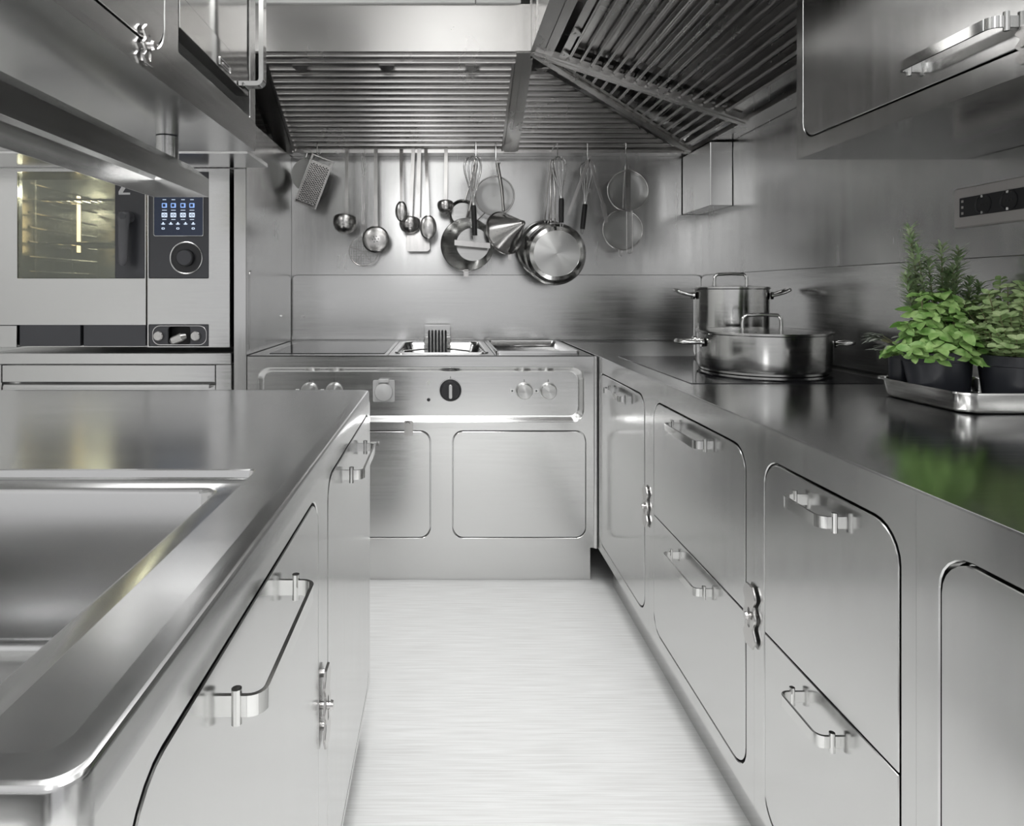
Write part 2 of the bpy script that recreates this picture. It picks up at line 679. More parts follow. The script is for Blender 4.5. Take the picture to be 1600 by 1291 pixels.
# fryer well, rim, heating element on its bracket
b = MB()
rings = []
for (ins, z) in ((-.012, ZT + .0002), (-.011, ZT + .004), (-.004, ZT + .004), (0, ZT + .001), (.006, ZT - .02), (.03, ZT - .12), (.05, ZT - .16)):
    rings.append([(u, v, z) for u, v in rr(fr[0] + ins, fr[1] - ins, fr[2] + ins, fr[3] - ins, .04, 8)])
b.loft(rings, False, True)
b.build('fryer_well', 'top', rg, ang=40)
he = MB()
cx = PX(683, 2.95)
bw = .062
he.plate(rr(cx - bw, cx + bw, ZT - .06, ZT + .085, .006), (), .004, front(3.09), .001)
he.box(cx - bw, cx + bw, 3.08, 3.20, ZT + .078, ZT + .085)
bracket = he.build('element_bracket', 'steel', rg)
b = MB()
for k in range(6):
    x = cx - .040 + k * .016
    b.tube([(x, 3.075, ZT + .06), (x, 3.055, ZT + .05), (x, 3.05, ZT - .05), (x, 3.04, ZT - .10)], .0045, 8)
b.build('heating_element', 'black', bracket)
for sx in (-1, 1):
    b = MB()
    b.box(cx + sx * .052 - .012, cx + sx * .052 + .012, 3.06, 3.086, ZT + .0, ZT + .04, .002)
    b.cyl((cx + sx * .047, 3.086, ZT + .062), (cx + sx * .047, 3.078, ZT + .062), .006, 12)
    b.build('clamp', 'chrome', bracket)
b = MB()
for sx in (-1, 1):
    b.tube([(cx + sx * .05, 3.02, ZT - .02), (cx + sx * .15, 2.90, ZT - .02), (cx + sx * .155, 2.7, ZT - .05)], .004, 8)
b.build('basket_rail', 'chrome', rg)
# griddle: sunk plate with splash rim
b = MB()
rings = []
for (ins, z) in ((-.010, ZT + .0002), (-.009, ZT + .010), (-.003, ZT + .010), (0, ZT), (.012, ZT - .016), (.014, ZT - .018)):
    rings.append([(u, v, z) for u, v in rr(gd[0] + ins, gd[1] - ins, gd[2] + ins, gd[3] - ins, .014, 6)])
b.loft(rings, False, True)
b.build('griddle_plate', 'top', rg, ang=40)


def knob(px, py, rad, parent, big=False):
    c = P(px, py, YC)
    y0 = YC + .019
    b = MB()
    b.lathe([(rad * 1.12, 0), (rad * 1.12, .003), (rad, .004), (rad, .022), (rad * .93, .025), (.0004, .0252)], (c[0], y0 - .0004, c[2]), '-y', 40)
    k = b.build('knob', 'black' if big else 'turned', parent)
    k['label'] = 'black rotary knob with a bright grip' if big else 'turned steel control knob'
    b = MB()
    if big:
        b.plate(rr(c[0] - .007, c[0] + .007, c[2] - rad * .72, c[2] + rad * .72, .006, 4), (), .016, front(y0 - .041), .002)
        b.build('grip', 'chrome', k)
        MB().lathe([(rad * 1.15, 0), (rad * 1.22, 0), (rad * 1.22, .005), (rad * 1.15, .005), (rad * 1.15, 0)], (c[0], y0 - .0006, c[2]), '-y', 40).build('bezel', 'chrome', k)
    else:
        for a in range(0, 360, 60):
            pass
    MB().box(c[0] - .001, c[0] + .001, y0 - .0008, y0 - .0001, c[2] + rad * 1.2, c[2] + rad * 1.2 + .009).build('pointer_mark', 'gap', k)
    if not big:
        MB().box(c[0] - rad - .024, c[0] - rad - .010, y0 - .0008, y0 - .0001, c[2] - .007, c[2] + .007).build('zone_mark', 'mark', k)
        MB().box(c[0] - rad - .020, c[0] - rad - .014, y0 - .0014, y0 - .0009, c[2] - .003, c[2] + .003).build('zone_dot', 'black', k)
    return k


for px in (482, 521, 820, 858):
    knob(px, 612, .030, rg)
knob(704, 611, .038, rg, True)
# covered socket
c = P(600, 612, YC)
y0 = YC + .019
b = MB().plate(rr(c[0] - .045, c[0] + .04, c[2] - .043, c[2] + .043, .006), (), .003, front(y0 - .0035), .0008)
for sx in (-.038, .033):
    for sz in (-.036, .036):
        b.cyl((c[0] + sx, y0 - .003, c[2] + sz), (c[0] + sx, y0 - .005, c[2] + sz), .0035, 10)
so = b.build('power_socket', 'liteglass', rg)
b = MB().lathe([(.036, 0), (.036, .008), (.033, .014), (.020, .019), (.0005, .021)], (c[0] - .002, y0 - .004, c[2] - .003), '-y', 36)
b.box(c[0] - .022, c[0] + .018, y0 - .02, y0 - .004, c[2] + .034, c[2] + .048, .002)
b.build('hinged_lid', 'liteglass', so)
for (py, mt) in ((599, 'white'), (626, 'black')):
    c = P(669.5, py, YC)
    b = MB().cyl((c[0], y0, c[2]), (c[0], y0 - .004, c[2]), .007, 18, .006)
    b.build('pilot_light', mt, rg)
# door catch and hinge
c = P(638.5, 668, YC)
b = MB().plate(rr(c[0] - .017, c[0] + .017, c[2] - .032, c[2] + .028, .007), (), .003, front(YC - .006), .0006)
b.cyl((c[0] - .003, YC - .0005, c[2] + .014), (c[0] - .003, YC - .016, c[2] + .014), .006, 14)
b.cyl((c[0] - .003, YC - .016, c[2] + .014), (c[0] - .003, YC - .019, c[2] + .014), .009, 16)
b.build('door_catch', 'tool', rg)
c = P(587, 693, YC)
b = MB().cyl((c[0] - .02, YC - .008, c[2]), (c[0] + .012, YC - .008, c[2]), .006, 12)
b.cyl((c[0] + .008, YC + .0, c[2]), (c[0] + .008, YC - .018, c[2]), .006, 12)
b.build('door_hinge', 'chrome', rg)
# corner bead towards the right-hand cabinets
MB().cyl((.5950, YC - .0005, ZB), (.5950, YC - .0005, ZT - .0005), .0078, 20).build('corner_bead', 'steel', rg)
MB().cyl((X0 + .003, YC + .004, ZB), (X0 + .003, YC + .004, ZT - .001), .004, 12).build('edge_bead', 'steel', rg)

# ------------------------------------------------------------------ right-hand run of cabinets
f = facel(XF)


def cabinet(name, label, y0, y1, fronts, mid=None):
    t = thing(name, label, 'cabinet', (XF + .3, (y0 + y1) / 2, 0), 'steel base cabinets on the right')
    b = MB()
    ho = [(min(h[0] for h in g), max(h[1] for h in g), min(h[2] for h in g), max(h[3] for h in g), .05) for g in fronts]
    front_frame(b, f, y0, y1, ZB, ZT - .0032, ho)
    b.box(XF + .014, XR - .01, y0, y0 + .002, ZB, ZT - .004)
    b.box(XF + .014, XR - .01, y1 - .002, y1, ZB, ZT - .004)
    b.box(XF + .014, XR - .01, y0, y1, ZB, ZB + .003)
    b.box(XF + .020, XF + .023, y0 + .002, y1 - .002, ZB + .003, ZT - .004)
    b.build('body', 'steel_v', t, ang=20)
    MB().box(XF + .06, XR - .01, y0, y1, .001, ZB - .001).build('plinth', 'steel', t)
    return t


ZTOP, ZSPL, ZLOW = .838, .512, .19


def drawer(t, y0, y1, z0, z1, r, hy0, hy1, hz, name='drawer'):
    d = panel(f, y0, y1, z0, z1, r, t, name, 'steel_v')
    handle(f, hy0, hy1, hz, d)
    return d


r = .05
# far cupboard
t = cabinet('base_cabinet', 'steel base cupboard in the far corner beside the cooking range, one tall door', 1.875, YC - .002,
            [[(1.915, 2.462, ZLOW, ZTOP)]])
drawer(t, 1.915, 2.462, ZLOW, ZTOP, r, 2.07, 2.28, .802, 'door')
latch(f, 1.893, .516, t)
# two drawer stacks
t = cabinet('base_cabinet', 'steel base cabinet of two wide drawers, below the pots, second from the cooking range', 1.24, 1.8748,
            [[(1.276, 1.829, ZLOW, ZSPL), (1.276, 1.829, ZSPL, ZTOP)]])
drawer(t, 1.276, 1.829, ZSPL + .0005, ZTOP, (r, r, .001, .001), 1.444, 1.653, .804)
drawer(t, 1.276, 1.829, ZLOW, ZSPL - .0005, (.001, .001, r, r), 1.450, 1.66, .468)
latch(f, 1.247, .520, t)
t = cabinet('base_cabinet', 'steel base cabinet of two narrow drawers in front of the herb tray', .816, 1.2398,
            [[(.846, 1.20, ZLOW - .02, ZSPL), (.846, 1.20, ZSPL, ZTOP)]])
drawer(t, .846, 1.20, ZSPL + .0005, ZTOP, (r, r, .001, .001), .966, 1.078, .802)
drawer(t, .846, 1.20, ZLOW - .02, ZSPL - .0005, (.001, .001, r, r), .972, 1.085, .466)
t = cabinet('base_cabinet', 'nearest steel base cupboard at the right edge of the photo, plain door', .12, .8158,
            [[(.17, .776, ZLOW - .02, ZTOP)]])
panel(f, .17, .776, ZLOW - .02, ZTOP, r, t, 'door', 'steel_v')
# worktop, one sheet along the right wall
wt = thing('worktop', 'long dark polished steel worktop along the right wall carrying pots and herbs', 'worktop', (.96, 1.6, ZT))
b = MB().plate([(XF, .05), (XR - .009, .05), (XR - .009, YB - .009), (XF, YB - .009)], (), .003, up(ZT), .0008)
b.build('sheet', 'top', wt, ang=20)
MB().plate(rr(.675, 1.24, 1.74, 2.47, .006), (), .0016, up(ZT + .0017), .0005).build('induction_hob', 'hob', wt)

# ------------------------------------------------------------------ island, left foreground
XI = -.187
IY0, IY1 = .326, 1.64
XI0 = -1.15
f = facer(XI)
t = thing('island_cabinet', 'steel island cabinet at left foreground with two doors facing the aisle', 'cabinet', (-.65, 1.0, 0))
doors = [(.378, .959, .17, .846, .05), (1.039, 1.606, .17, .846, .04)]
b = MB()
front_frame(b, f, IY0 + .018, IY1, ZB, ZT - .03, doors)
b.box(XI0, XI - .014, IY1 - .002, IY1, ZB, ZT - .03)
b.box(XI0, XI - .016, IY0, IY0 + .003, ZB, ZT - .03)
b.box(XI0, XI - .016, IY0 + .02, IY1 - .002, ZB, ZB + .003)
b.box(XI0, XI0 + .003, IY0 + .02, IY1 - .002, ZB, ZT - .03)
b.box(XI - .024, XI - .021, IY0 + .02, IY1 - .002, ZB + .003, ZT - .06)
ring = []
for k in range(9):
    a = R(-90 + 90 * k / 8)
    ring.append((XI - .018 + .018 * math.cos(a), IY0 + .018 + .018 * math.sin(a)))
b.loft([[(x, y, ZB) for x, y in ring], [(x, y, ZT - .03) for x, y in ring]], closed=False)
b.build('body', 'steel_v', t, ang=20)
MB().box(XI0 + .05, XI - .06, IY0 + .06, IY1 - .06, .001, ZB - .001).build('plinth', 'steel', t)
for (h, hy) in ((doors[0], (.542, .763)), (doors[1], (1.225, 1.445))):
    d = panel(f, h[0], h[1], h[2], h[3], h[4], t, 'door', 'steel_v')
    handle(f, hy[0], hy[1], .800, d)
latch(f, 1.0, .505, t)
wt = thing('island_worktop', 'wide steel island worktop with a deep sunken sink basin', 'worktop', (-.65, 1.0, ZT))
b = MB()
rings = []


def ringz(x0, x1, y0, y1, r, z):
    return [(u, v, z) for u, v in rr(x0, x1, y0, y1, r, 8)]


BX, BY0, BY1 = -.262, .368, .905
for (ins, z) in ((0, ZT - .03), (0, ZT - .005), (.0006, ZT - .0028), (.0018, ZT - .0012), (.004, ZT - .0003), (.0045, ZT - .0002), (.016, ZT - .0002), (.022, ZT + .0006), (.0225, ZT + .0006)):
    rings.append(ringz(XI0 + ins, XI - ins, IY0 + ins, IY1 - ins, .018, z))
bx0 = -1.02
for (ins, z, r) in ((-.0005, ZT + .0006, .01), (0, ZT + .0006, .01), (.002, ZT - .001, .01), (.004, ZT - .010, .01), (.007, ZT - .0125, .01)):
    rings.append(ringz(bx0 + ins, BX - ins, BY0 + ins, BY1 - ins, r, z))
n_rim = len(rings)
b.loft(rings)
b.build('sheet', 'itop', wt, ang=25)
b = MB()
rings = []
for (ins, z, r) in ((.0065, ZT - .0125, .02), (.036, ZT - .0145, .025), (.040, ZT - .016, .025), (.043, ZT - .022, .026), (.046, ZT - .212, .03), (.050, ZT - .228, .035), (.062, ZT - .238, .04), (.09, ZT - .241, .05)):
    rings.append(ringz(bx0 + ins, BX - ins, BY0 + ins, BY1 - ins, r, z))
b.loft(rings, False, True)
b.build('sink_basin', 'itop', wt, ang=40)

# trolley standing in front of the island, only its corner shows
t = thing('service_trolley', 'corner of a low steel trolley top in front of the island, bottom left', 'trolley', (-.5, .1, 0))
b = MB().box(-.85, -.197, -.12, .297, .862, .896, .004, 3)
b.build('top', 'steel', t)
for x in (-.82, -.225):
    for y in (-.09, .27):
        MB().cyl((x, y, .07), (x, y, .862), .014, 16).build('leg', 'steel', t)
        MB().lathe([(.0005, -.012), (.028, -.012), (.032, -.006), (.032, .006), (.028, .012), (.0005, .012)], (x, y, .033), 'x', 24).build('caster', 'black', t)
MB().box(-.83, -.215, -.10, .28, .25, .265, .003).build('shelf', 'steel', t)

# ------------------------------------------------------------------ lamp canopy (inverted trough) hung under the left cabinet
t = thing('lamp_canopy', 'narrow dark steel canopy trough hanging on a post over the island', 'lamp canopy', (-.59, .9, 1.365))
tx0, tx1, ty0, ty1 = -.655, -.53, -.3, 1.45
zc = 1.365
b = MB()


def rect(ins, z):
    return [(tx0 + ins, ty0 + ins, z), (tx1 - ins, ty0 + ins, z), (tx1 - ins, ty1 - ins, z), (tx0 + ins, ty1 - ins, z)]


b.loft([rect(0, zc), rect(0, zc + .040), rect(.030, zc + .066), rect(.036, zc + .068)], False, True)
b.loft([rect(0, zc), rect(.002, zc), rect(.002, zc + .039), rect(.032, zc + .064), rect(.036, zc + .066)], False, True)
b.build('trough', 'steel', t, ang=15)
MB().cyl((-.592, 1.375, zc + .068), (-.592, 1.375, 1.4825), .023, 32).build('post', 'steel', t)
MB().cyl((-.592, .2, zc + .068), (-.592, .2, 1.4825), .023, 32).build('post', 'steel', t)
MB().box(-.60, -.585, .1, 1.3, zc + .040, zc + .055).build('lamp_tube', 'white', t)

# ------------------------------------------------------------------ left wall cabinet over the island
XU = -.445
zb = 1.484
f = facer(XU)
t = thing('hanging_cabinet', 'steel cabinet hanging from the ceiling over the island', 'cabinet', (-.8, .9, zb))
uy0, uy1 = -.3, 1.518
b = MB()
wo = (1.08, 1.475, 1.556, 2.25, .004)
fd = (.30, 1.022, 1.527, 2.25, .05)
front_frame(b, f, uy0, uy1, zb, 2.715, [wo, fd], g=.0022)
b.box(-1.16, XU - .014, uy1 - .003, uy1, zb, 2.715)
b.box(-1.16, XU - .0141, uy0, uy1, zb, zb + .003)
b.box(-1.16, -1.157, uy0, uy1, zb + .003, 2.715)
b.box(-1.16, XU - .014, uy0, uy0 + .003, zb + .003, 2.715)
b.box(-1.157, XU - .014, uy0, uy1, 2.712, 2.715)
b.box(XU - .06, XU - .058, uy0, 1.06, zb + .003, 2.712)
b.build('body', 'steel', t, ang=20)
d = panel(f, fd[0], fd[1], fd[2], fd[3], fd[4], t, 'flap_door')
latch(f, .955, 1.518, t, .018, .029)
handle(f, .60, .82, 1.60, d)
# warming cabinet door set back in the opening
wd = MB().box(XU - .40, XU - .38, 1.085, 1.47, 1.56, 2.2).build('inner_back', 'gap', t)
b = MB().box(XU - .030, XU - .002, 1.087, 1.470, 1.600, 1.658, .001)
b.box(XU - .030, XU - .004, 1.087, 1.470, 1.659, 2.24, .001)
dr = b.build('warmer_door', 'chrome', t)
handle(f, 1.60, 1.86, 1.405, dr, out=.054, hgt=.024, th=.010, horizontal=False)
b = MB().plate(rr(1.28, 1.345, 1.607, 1.622, .002), [rr(1.282, 1.343, 1.609, 1.620, .002)], .0015, facer(XU - .0002), .0003)
b.plate(rr(1.30, 1.33, 1.612, 1.617, .001), (), .0012, facer(XU - .0004), .0003)
b.build('badge', 'steel', dr)
MB().box(XU - .10, XU - .016, 1.087, 1.470, 1.563, 1.568).build('ledge', 'steel', t)

# ------------------------------------------------------------------ right wall cabinet
XW = .889
f = facel(XW)
t = thing('wall_cabinet', 'steel wall cabinet with flap door at upper right above the herbs', 'cabinet', (1.1, 1.0, 1.483))
wy0, wy1 = .05, 1.608
b = MB()
fd = (.86, 1.578, 1.527, 2.2, .045)
fd2 = (.1, .80, 1.527, 2.2, .045)
front_frame(b, f, wy0, wy1, 1.483, 2.715, [fd, fd2])
b.box(XW + .0141, XR - .003, wy1 - .003, wy1, 1.4831, 2.715)
b.box(XW + .0141, XR - .003, wy0, wy1 - .003, 1.483, 1.486)
b.box(XW + .014, XR - .003, wy0, wy0 + .003, 1.486, 2.715)
b.box(XW + .014, XR - .003, wy0, wy1, 2.712, 2.715)
b.box(XW + .018, XW + .020, wy0 + .003, wy1 - .003, 1.486, 2.712)
b.build('body', 'steel_v', t, ang=20)
d = panel(f, fd[0], fd[1], fd[2], fd[3], fd[4], t, 'flap_door', 'steel_v')
handle(f, .995, 1.205, 1.572, d)
panel(f, fd2[0], fd2[1], fd2[2], fd2[3], fd2[4], t, 'flap_door', 'steel_v')
latch(f, .965, 1.527, t, .022, .03)

# ------------------------------------------------------------------ twin socket plate on the right wall
f = facel(XR - .0005)
t = thing('power_outlet', 'grey twin power outlet plate on the right wall above the herbs', 'power outlet', (XR, 1.53, 1.36))
oy0, oy1, oz0, oz1 = 1.405, 1.638, 1.312, 1.412
MB().plate(rr(oy0, oy1, oz0, oz1, .006), (), .010, lambda a, c, q: f(a, c, q + .010), .003).build('cover_plate', 'frame', t)
MB().plate(rr(oy0 + .022, oy1 - .022, oz0 + .026, oz1 - .026, .002), (), .003, lambda a, c, q: f(a, c, q + .0125), .0005).build('insert', 'black', t)
for cy in (1.545, 1.475):
    b = MB()
    c = Vector((XR - .0005 - .0127, cy, (oz0 + oz1) / 2))
    Mx = Matrix(((0, 0, -1), (1, 0, 0), (0, 1, 0)))
    b.lathe([(.024, 0), (.024, .0015), (.0205, .002), (.0195, -.0005 + .0004), (.0005, .0001)], c, M3=Mx, n=36)
    s_ = b.build('socket', 'black', t)
    b = MB()
    for (dy, dz) in ((-.009, 0), (0, 0), (.009, 0)):
        b.cyl((c.x - .0002, cy + dy, c.z + dz), (c.x - .0008, cy + dy, c.z + dz), .0028, 10)
    b.build('contact_hole', 'gap', s_)
    for dz in (-.0195, .0195):
        b = MB()
        b.box(c.x - .0035, c.x - .001, cy - .003, cy + .003, c.z + dz - .003, c.z + dz + .003)
        b.build('earth_clip', 'chrome', s_)
b = MB()
for dz in (-.015, 0, .015):
    b.box(XR - .0148, XR - .0131, 1.603, 1.608, 1.362 + dz - .003, 1.362 + dz + .003)
b.build('switch_mark', 'frame', t)

# ------------------------------------------------------------------ duct box on the right wall near the corner
b = MB().box(1.215, XR - .002, 2.906, YB - .010, 1.541, ZH - .006, .002)
tag(b.build('duct_box', 'wall_steel'), 'square steel duct box in the back right corner below the hood', 'duct box')

# ------------------------------------------------------------------ combi oven, left
f = front(YC)
FY = YC
t = thing('combi_oven', 'large steel combi steam oven with window and touch screen at the left', 'oven', (-1.3, 2.8, .92))
ox1 = PX(359, FY)
ox0 = ox1 - .93
oz0, oz1 = PZ(543, FY), 1.631
wx0, wx1 = PX(27, FY), PX(179, FY)
dx1 = PX(228, FY)
pz0, pz1 = PZ(435, FY), 1.618
cx0, cx1 = PX(230, FY), PX(326, FY)
b = MB()
lz0, lz1 = PZ(541, FY), PZ(507, FY)
# control column of the body
b.plate(rr(cx0, ox1, oz0, oz1, (.004, 0, 0, .004)), [rr(cx0 + .006, cx1, pz0, pz1, .004), rr(cx0 + .006, cx1, lz0, lz1, .003)], .03, f, .001)
b.box(ox0, ox0 + .004, FY + .03, 3.2, oz0, oz1)
b.box(ox1 - .004, ox1, FY + .03, 3.2, oz0, oz1)
b.box(ox0, ox1, 3.19, 3.2, oz0, oz1)
b.box(ox0, ox1, FY + .03, 3.2, oz1 - .004, oz1)
b.box(ox0, ox1, FY + .03, 3.2, oz0 - .0, oz0 + .01)
b.box(dx1 + .02, dx1 + .03, FY + .03, 3.19, oz0 + .01, oz1 - .004)
b.box(ox0 + .03, ox0 + .04, FY + .05, 3.19, oz0 + .01, oz1 - .004)
b.box(ox0 + .04, dx1 + .02, FY + .05, 3.19, oz0 + .09, oz0 + .10)
b.build('body', 'steel', t, ang=20)
# door
do = MB().plate(rr(ox0, dx1, PZ(508, FY), oz1, .003), [rr(wx0, dx1 - .005, pz0, pz1, .002)], .03, f, .001).build('door', 'steel', t, ang=20)
MB().plate(rr(wx0 + .001, wx1, pz0 + .001, pz1 - .001, .002), (), .006, front(FY + .004), .0005).build('window', 'glass', do)
MB().plate(rr(wx1 + .0005, dx1 - .006, pz0 + .001, pz1 - .001, .001), (), .012, front(FY + .002), .001).build('dark_panel', 'anth', do)
# side strip of door left bottom beside the flaps
MB().plate(rr(ox0, PX(26, FY), oz0, PZ(509, FY), .002), (), .03, f, .001).build('foot_strip', 'steel', t)
# lever handle
lx, lz = PX(201, FY), PZ(340, FY)
b = MB().lathe([(.024, 0), (.024, .02), (.022, .026), (.0005, .028)], (lx, FY - .0005, lz), '-y', 32)
hr = []
for (z, wd, q) in ((lz + .022, .012, .028), (lz + .018, .022, .032), (lz, .026, .034), (lz - .03, .022, .036), (lz - .10, .020, .038), (lz - .165, .019, .040), (lz - .182, .015, .040), (lz - .188, .008, .040)):
    hr.append([(lx + wd * math.cos(a), FY - q + .010 * math.sin(a) - .004, z) for a in [2 * PI * k / 16 for k in range(16)]])
b.loft(hr, True, True)
hd = b.build('handle', 'lever', do, ang=50)
MB().lathe([(.013, 0), (.013, .004), (.010, .005), (.0005, .005)], (lx, FY - .044, lz), '-y', 24).build('release_button', 'anth', hd)
# letter on the dark panel, a capital N turned on its side
nx0, nx1 = PX(185, FY), PX(203, FY)
nz0, nz1 = PZ(304, FY), PZ(277, FY)
b = MB()
s_ = .008
fq = front(FY + .0014)
b.plate([(nx0, nz0), (nx1, nz0), (nx1, nz0 + s_), (nx0 + .016, nz0 + s_), (nx1, nz1 - s_ - .004), (nx1, nz1), (nx0, nz1), (nx0, nz1 - s_),
         (nx1 - .016, nz1 - s_), (nx0, nz0 + s_ + .004)], (), .0005, fq)
b.build('letter', 'mark', do)
# control panel
cpn = MB().plate(rr(cx0 + .007, cx1 - .001, pz0 + .001, pz1 - .0005, .004), [], .01, front(FY + .002), .001).build('control_panel', 'anth', t)
sx0, sx1 = PX(241, FY), PX(317, FY)
sz0, sz1 = PZ(368, FY), PZ(285, FY)
MB().plate(rr(sx0 - .003, sx1 + .003, sz0 - .003, sz1 + .003, .008), [rr(sx0, sx1, sz0, sz1, .006)], .004, front(FY - .002), .001).build('screen_bezel', 'steel', cpn)
MB().plate(rr(sx0, sx1, sz0, sz1, .006), (), .001, front(FY + .0005), .0002).build('screen', 'screen', cpn)
fi = front(FY - .0008)


def icon(name, mt, outline, holes=()):
    MB().plate(outline, holes, .0004, fi).build(name, mt, cpn)


for px in (257, 271, 286, 300):
    x, z = PX(px, FY), PZ(321, FY)
    icon('icon', 'iconb', rr(x - .010, x + .010, z - .009, z + .009, .002), [rr(x - .007, x + .004, z - .005, z + .006, .001)])
    x, z = PX(px, FY), PZ(336, FY)
    icon('icon', 'icon', rr(x - .011, x + .011, z - .009, z + .009, .002), [rr(x - .001, x + .001, z - .007, z + .007, .0005), rr(x - .008, x - .003, z - .002, z + .002, .0005), rr(x + .003, x + .008, z - .002, z + .002, .0005)])
    for q, hw in ((312, .007), (328.5, .009), (343, .008)):
        z = PZ(q, FY)
        icon('caption', 'icon', rr(x - hw, x + hw, z - .0012, z + .0012, .0004))
for px in (255, 267, 278, 290, 302):
    x, z = PX(px, FY), PZ(349, FY)
    icon('icon', 'icon', [(x - .009, z - .002), (x - .005, z - .005), (x + .005, z - .005), (x + .009, z - .002), (x + .004, z - .001), (x + .002, z + .005), (x - .002, z + .005), (x - .004, z - .001)])
for px in (255, 278, 302):
    x, z = PX(px, FY), PZ(357, FY)
    icon('icon', 'icon', rr(x - .006, x + .006, z - .004, z + .004, .003), [rr(x - .003, x + .003, z - .002, z + .002, .001)])
c = P(291, 403, FY)
b = MB().lathe([(.064, 0), (.064, .003), (.061, .004), (.059, .003), (.059, 0)], (c[0], FY + .001, c[2]), '-y', 48)
b.build('dial_ring', 'steel', cpn)
b = MB().lathe([(.058, .001), (.050, -.004 + .005), (.034, .002), (.033, .018), (.030, .021), (.0005, .0215)], (c[0], FY + .001, c[2]), '-y', 48)
b.build('dial', 'black', cpn)
MB().lathe([(.029, .0217), (.028, .023), (.0005, .0233)], (c[0], FY + .001, c[2]), '-y', 40).build('dial_cap', 'anth', cpn)
# lower flaps and hose compartment
for (a, e) in ((30, 125), (130, 227)):
    MB().plate(rr(PX(a, FY), PX(e, FY), lz0, lz1 - .002, .002), (), .02, front(FY + .002), .001).build('lower_flap', 'anth', t)
hc = MB().plate(rr(cx0 + .007, cx1 - .001, lz0 + .001, lz1 - .001, .003), [rr(PX(262, FY), PX(297, FY), lz0 + .006, lz1 - .008, .012)], .01, front(FY + .002), .001).build('hose_panel', 'anth', t)
MB().plate(rr(PX(238, FY), PX(323, FY), lz0 + .004, lz1 - .004, .03), [rr(PX(239, FY), PX(322, FY), lz0 + .007, lz1 - .007, .028)], .002, front(FY - .0003), .0004).build('trim_ring', 'steel', hc)
MB().box(PX(262, FY) - .004, PX(297, FY) + .004, FY + .05, FY + .055, lz0, lz1).build('recess', 'gap', hc)
c0, c1 = P(268, 533, FY), P(290, 525, FY)
MB().tube([(c0[0], FY + .0, c0[2]), (c0[0] + .01, FY - .008, c0[2] + .003), (c1[0] - .012, FY - .008, c1[2] - .003), (c1[0], FY, c1[2])], [.010, .016, .018, .012], 16).build('hand_shower', 'tool', hc)
for px in (248, 306):
    c = P(px, 525, FY)
    MB().lathe([(.019, 0), (.019, .008), (.016, .012), (.0005, .0125)], (c[0], FY + .001, c[2]), '-y', 28).build('knob', 'tool', hc)
# cavity: rack wires and lamp
b = MB()
for k in range(7):
    z = pz0 + .03 + k * .06
    for x in (wx0 - .02, wx1 - .06):
        b.cyl((x, FY + .10, z), (x, 3.1, z), .005, 8)
for x in (wx0 - .02, wx1 - .06):
    for y in (FY + .14, 2.9):
        b.cyl((x, y, pz0 - .02), (x, y, pz1 - .01), .005, 8)
for z in (pz0 + .15, pz0 + .33):
    b.cyl((wx0 - .02, FY + .16, z), (wx1 - .06, FY + .16, z), .005, 8)
    for k in range(12):
        x = wx0 - .01 + k * (wx1 - wx0 - .05) / 11
        b.cyl((x, FY + .16, z), (x, 3.0, z), .0025, 6)
b.build('shelf_rack', 'tool', t)
ol = bpy.data.lights.new('oven_light', 'POINT')
ol.energy = 1.3
ol.color = (1, .92, .78)
ol.shadow_soft_size = .03
olo = bpy.data.objects.new('oven_light', ol)
olo.location = (wx0 + .16, FY + .28, pz1 - .06)
COL.objects.link(olo)
MB().box(wx0 + .06, wx0 + .066, FY + .30, FY + .32, pz0 + .12, pz1 - .05).build('cavity_lamp', 'lampw', t)

# stand under the oven
t = thing('oven_stand', 'steel stand with drawer fronts below the combi oven', 'oven stand', (-1.3, 2.8, 0))
b = MB()
b.box(ox0 - .02, ox1 + .006, FY - .004, FY + .03, PZ(569, FY), PZ(552, FY), .002)
b.box(ox1 - .055, ox1 + .006, FY, FY + .04, .02, PZ(570, FY), .002)
b.box(ox0 - .02, ox0 + .04, FY, FY + .04, .02, PZ(570, FY), .002)
b.box(ox0 - .02, ox1 + .006, FY + .04, 3.18, PZ(569, FY), PZ(552, FY))
b.box(ox0 - .02, ox1 + .006, FY + .04, FY + .05, .06, PZ(570, FY))
b.build('frame', 'steel', t)
MB().plate(rr(ox0 + .042, ox1 - .058, PZ(597, FY), PZ(571, FY), .002), (), .02, front(FY + .002), .001).build('drawer', 'steel', t)
d = MB().plate(rr(ox0 + .042, ox1 - .058, .45, PZ(603, FY), .002), (), .02, front(FY + .004), .001).build('drawer', 'steel', t)
MB().box(ox0 + .06, PX(330, FY), FY - .02, FY - .004 + .008, PZ(606, FY), PZ(600, FY), .002).build('handle', 'steel', d)
MB().plate(rr(ox0 + .042, ox1 - .058, .08, .445, .002), (), .02, front(FY + .004), .001).build('door', 'steel', t)
for x in (ox0 + .01, ox1 - .02):
    MB().cyl((x, FY + .02, .0005), (x, FY + .02, .02), .02, 16).build('foot', 'black', t)

# canopy plate above the oven
t = thing('oven_canopy', 'flat pale steel canopy above the combi oven', 'canopy', (-1.3, 2.4, 1.633))
MB().box(-2.1, -.682, 2.235, YC - .004, 1.633, 1.648, .001).build('plate', 'steel', t)
MB().box(-2.1, XL - .052, YC - .018, YC - .006, 1.6485, 2.70).build('back_panel', 'steel', t)

# ------------------------------------------------------------------ extraction hoods
SL = Vector((0, .565, -.287))            # fall of the back filters
hb = thing('extraction_hood', 'big L-shaped steel extraction hood with slatted filters over the range and right wall', 'extraction hood', (-.2, 2.9, ZH))
ZF = 2.127


def slope_back(x, s, q=0.0):
    """s = 0 at the hood front, 1 at the gutter; q = down-normal offset"""
    n = Vector((0, -.287, -.565)).normalized()
    p = Vector((x, YH, ZF)) + SL * s + n * q
    return p


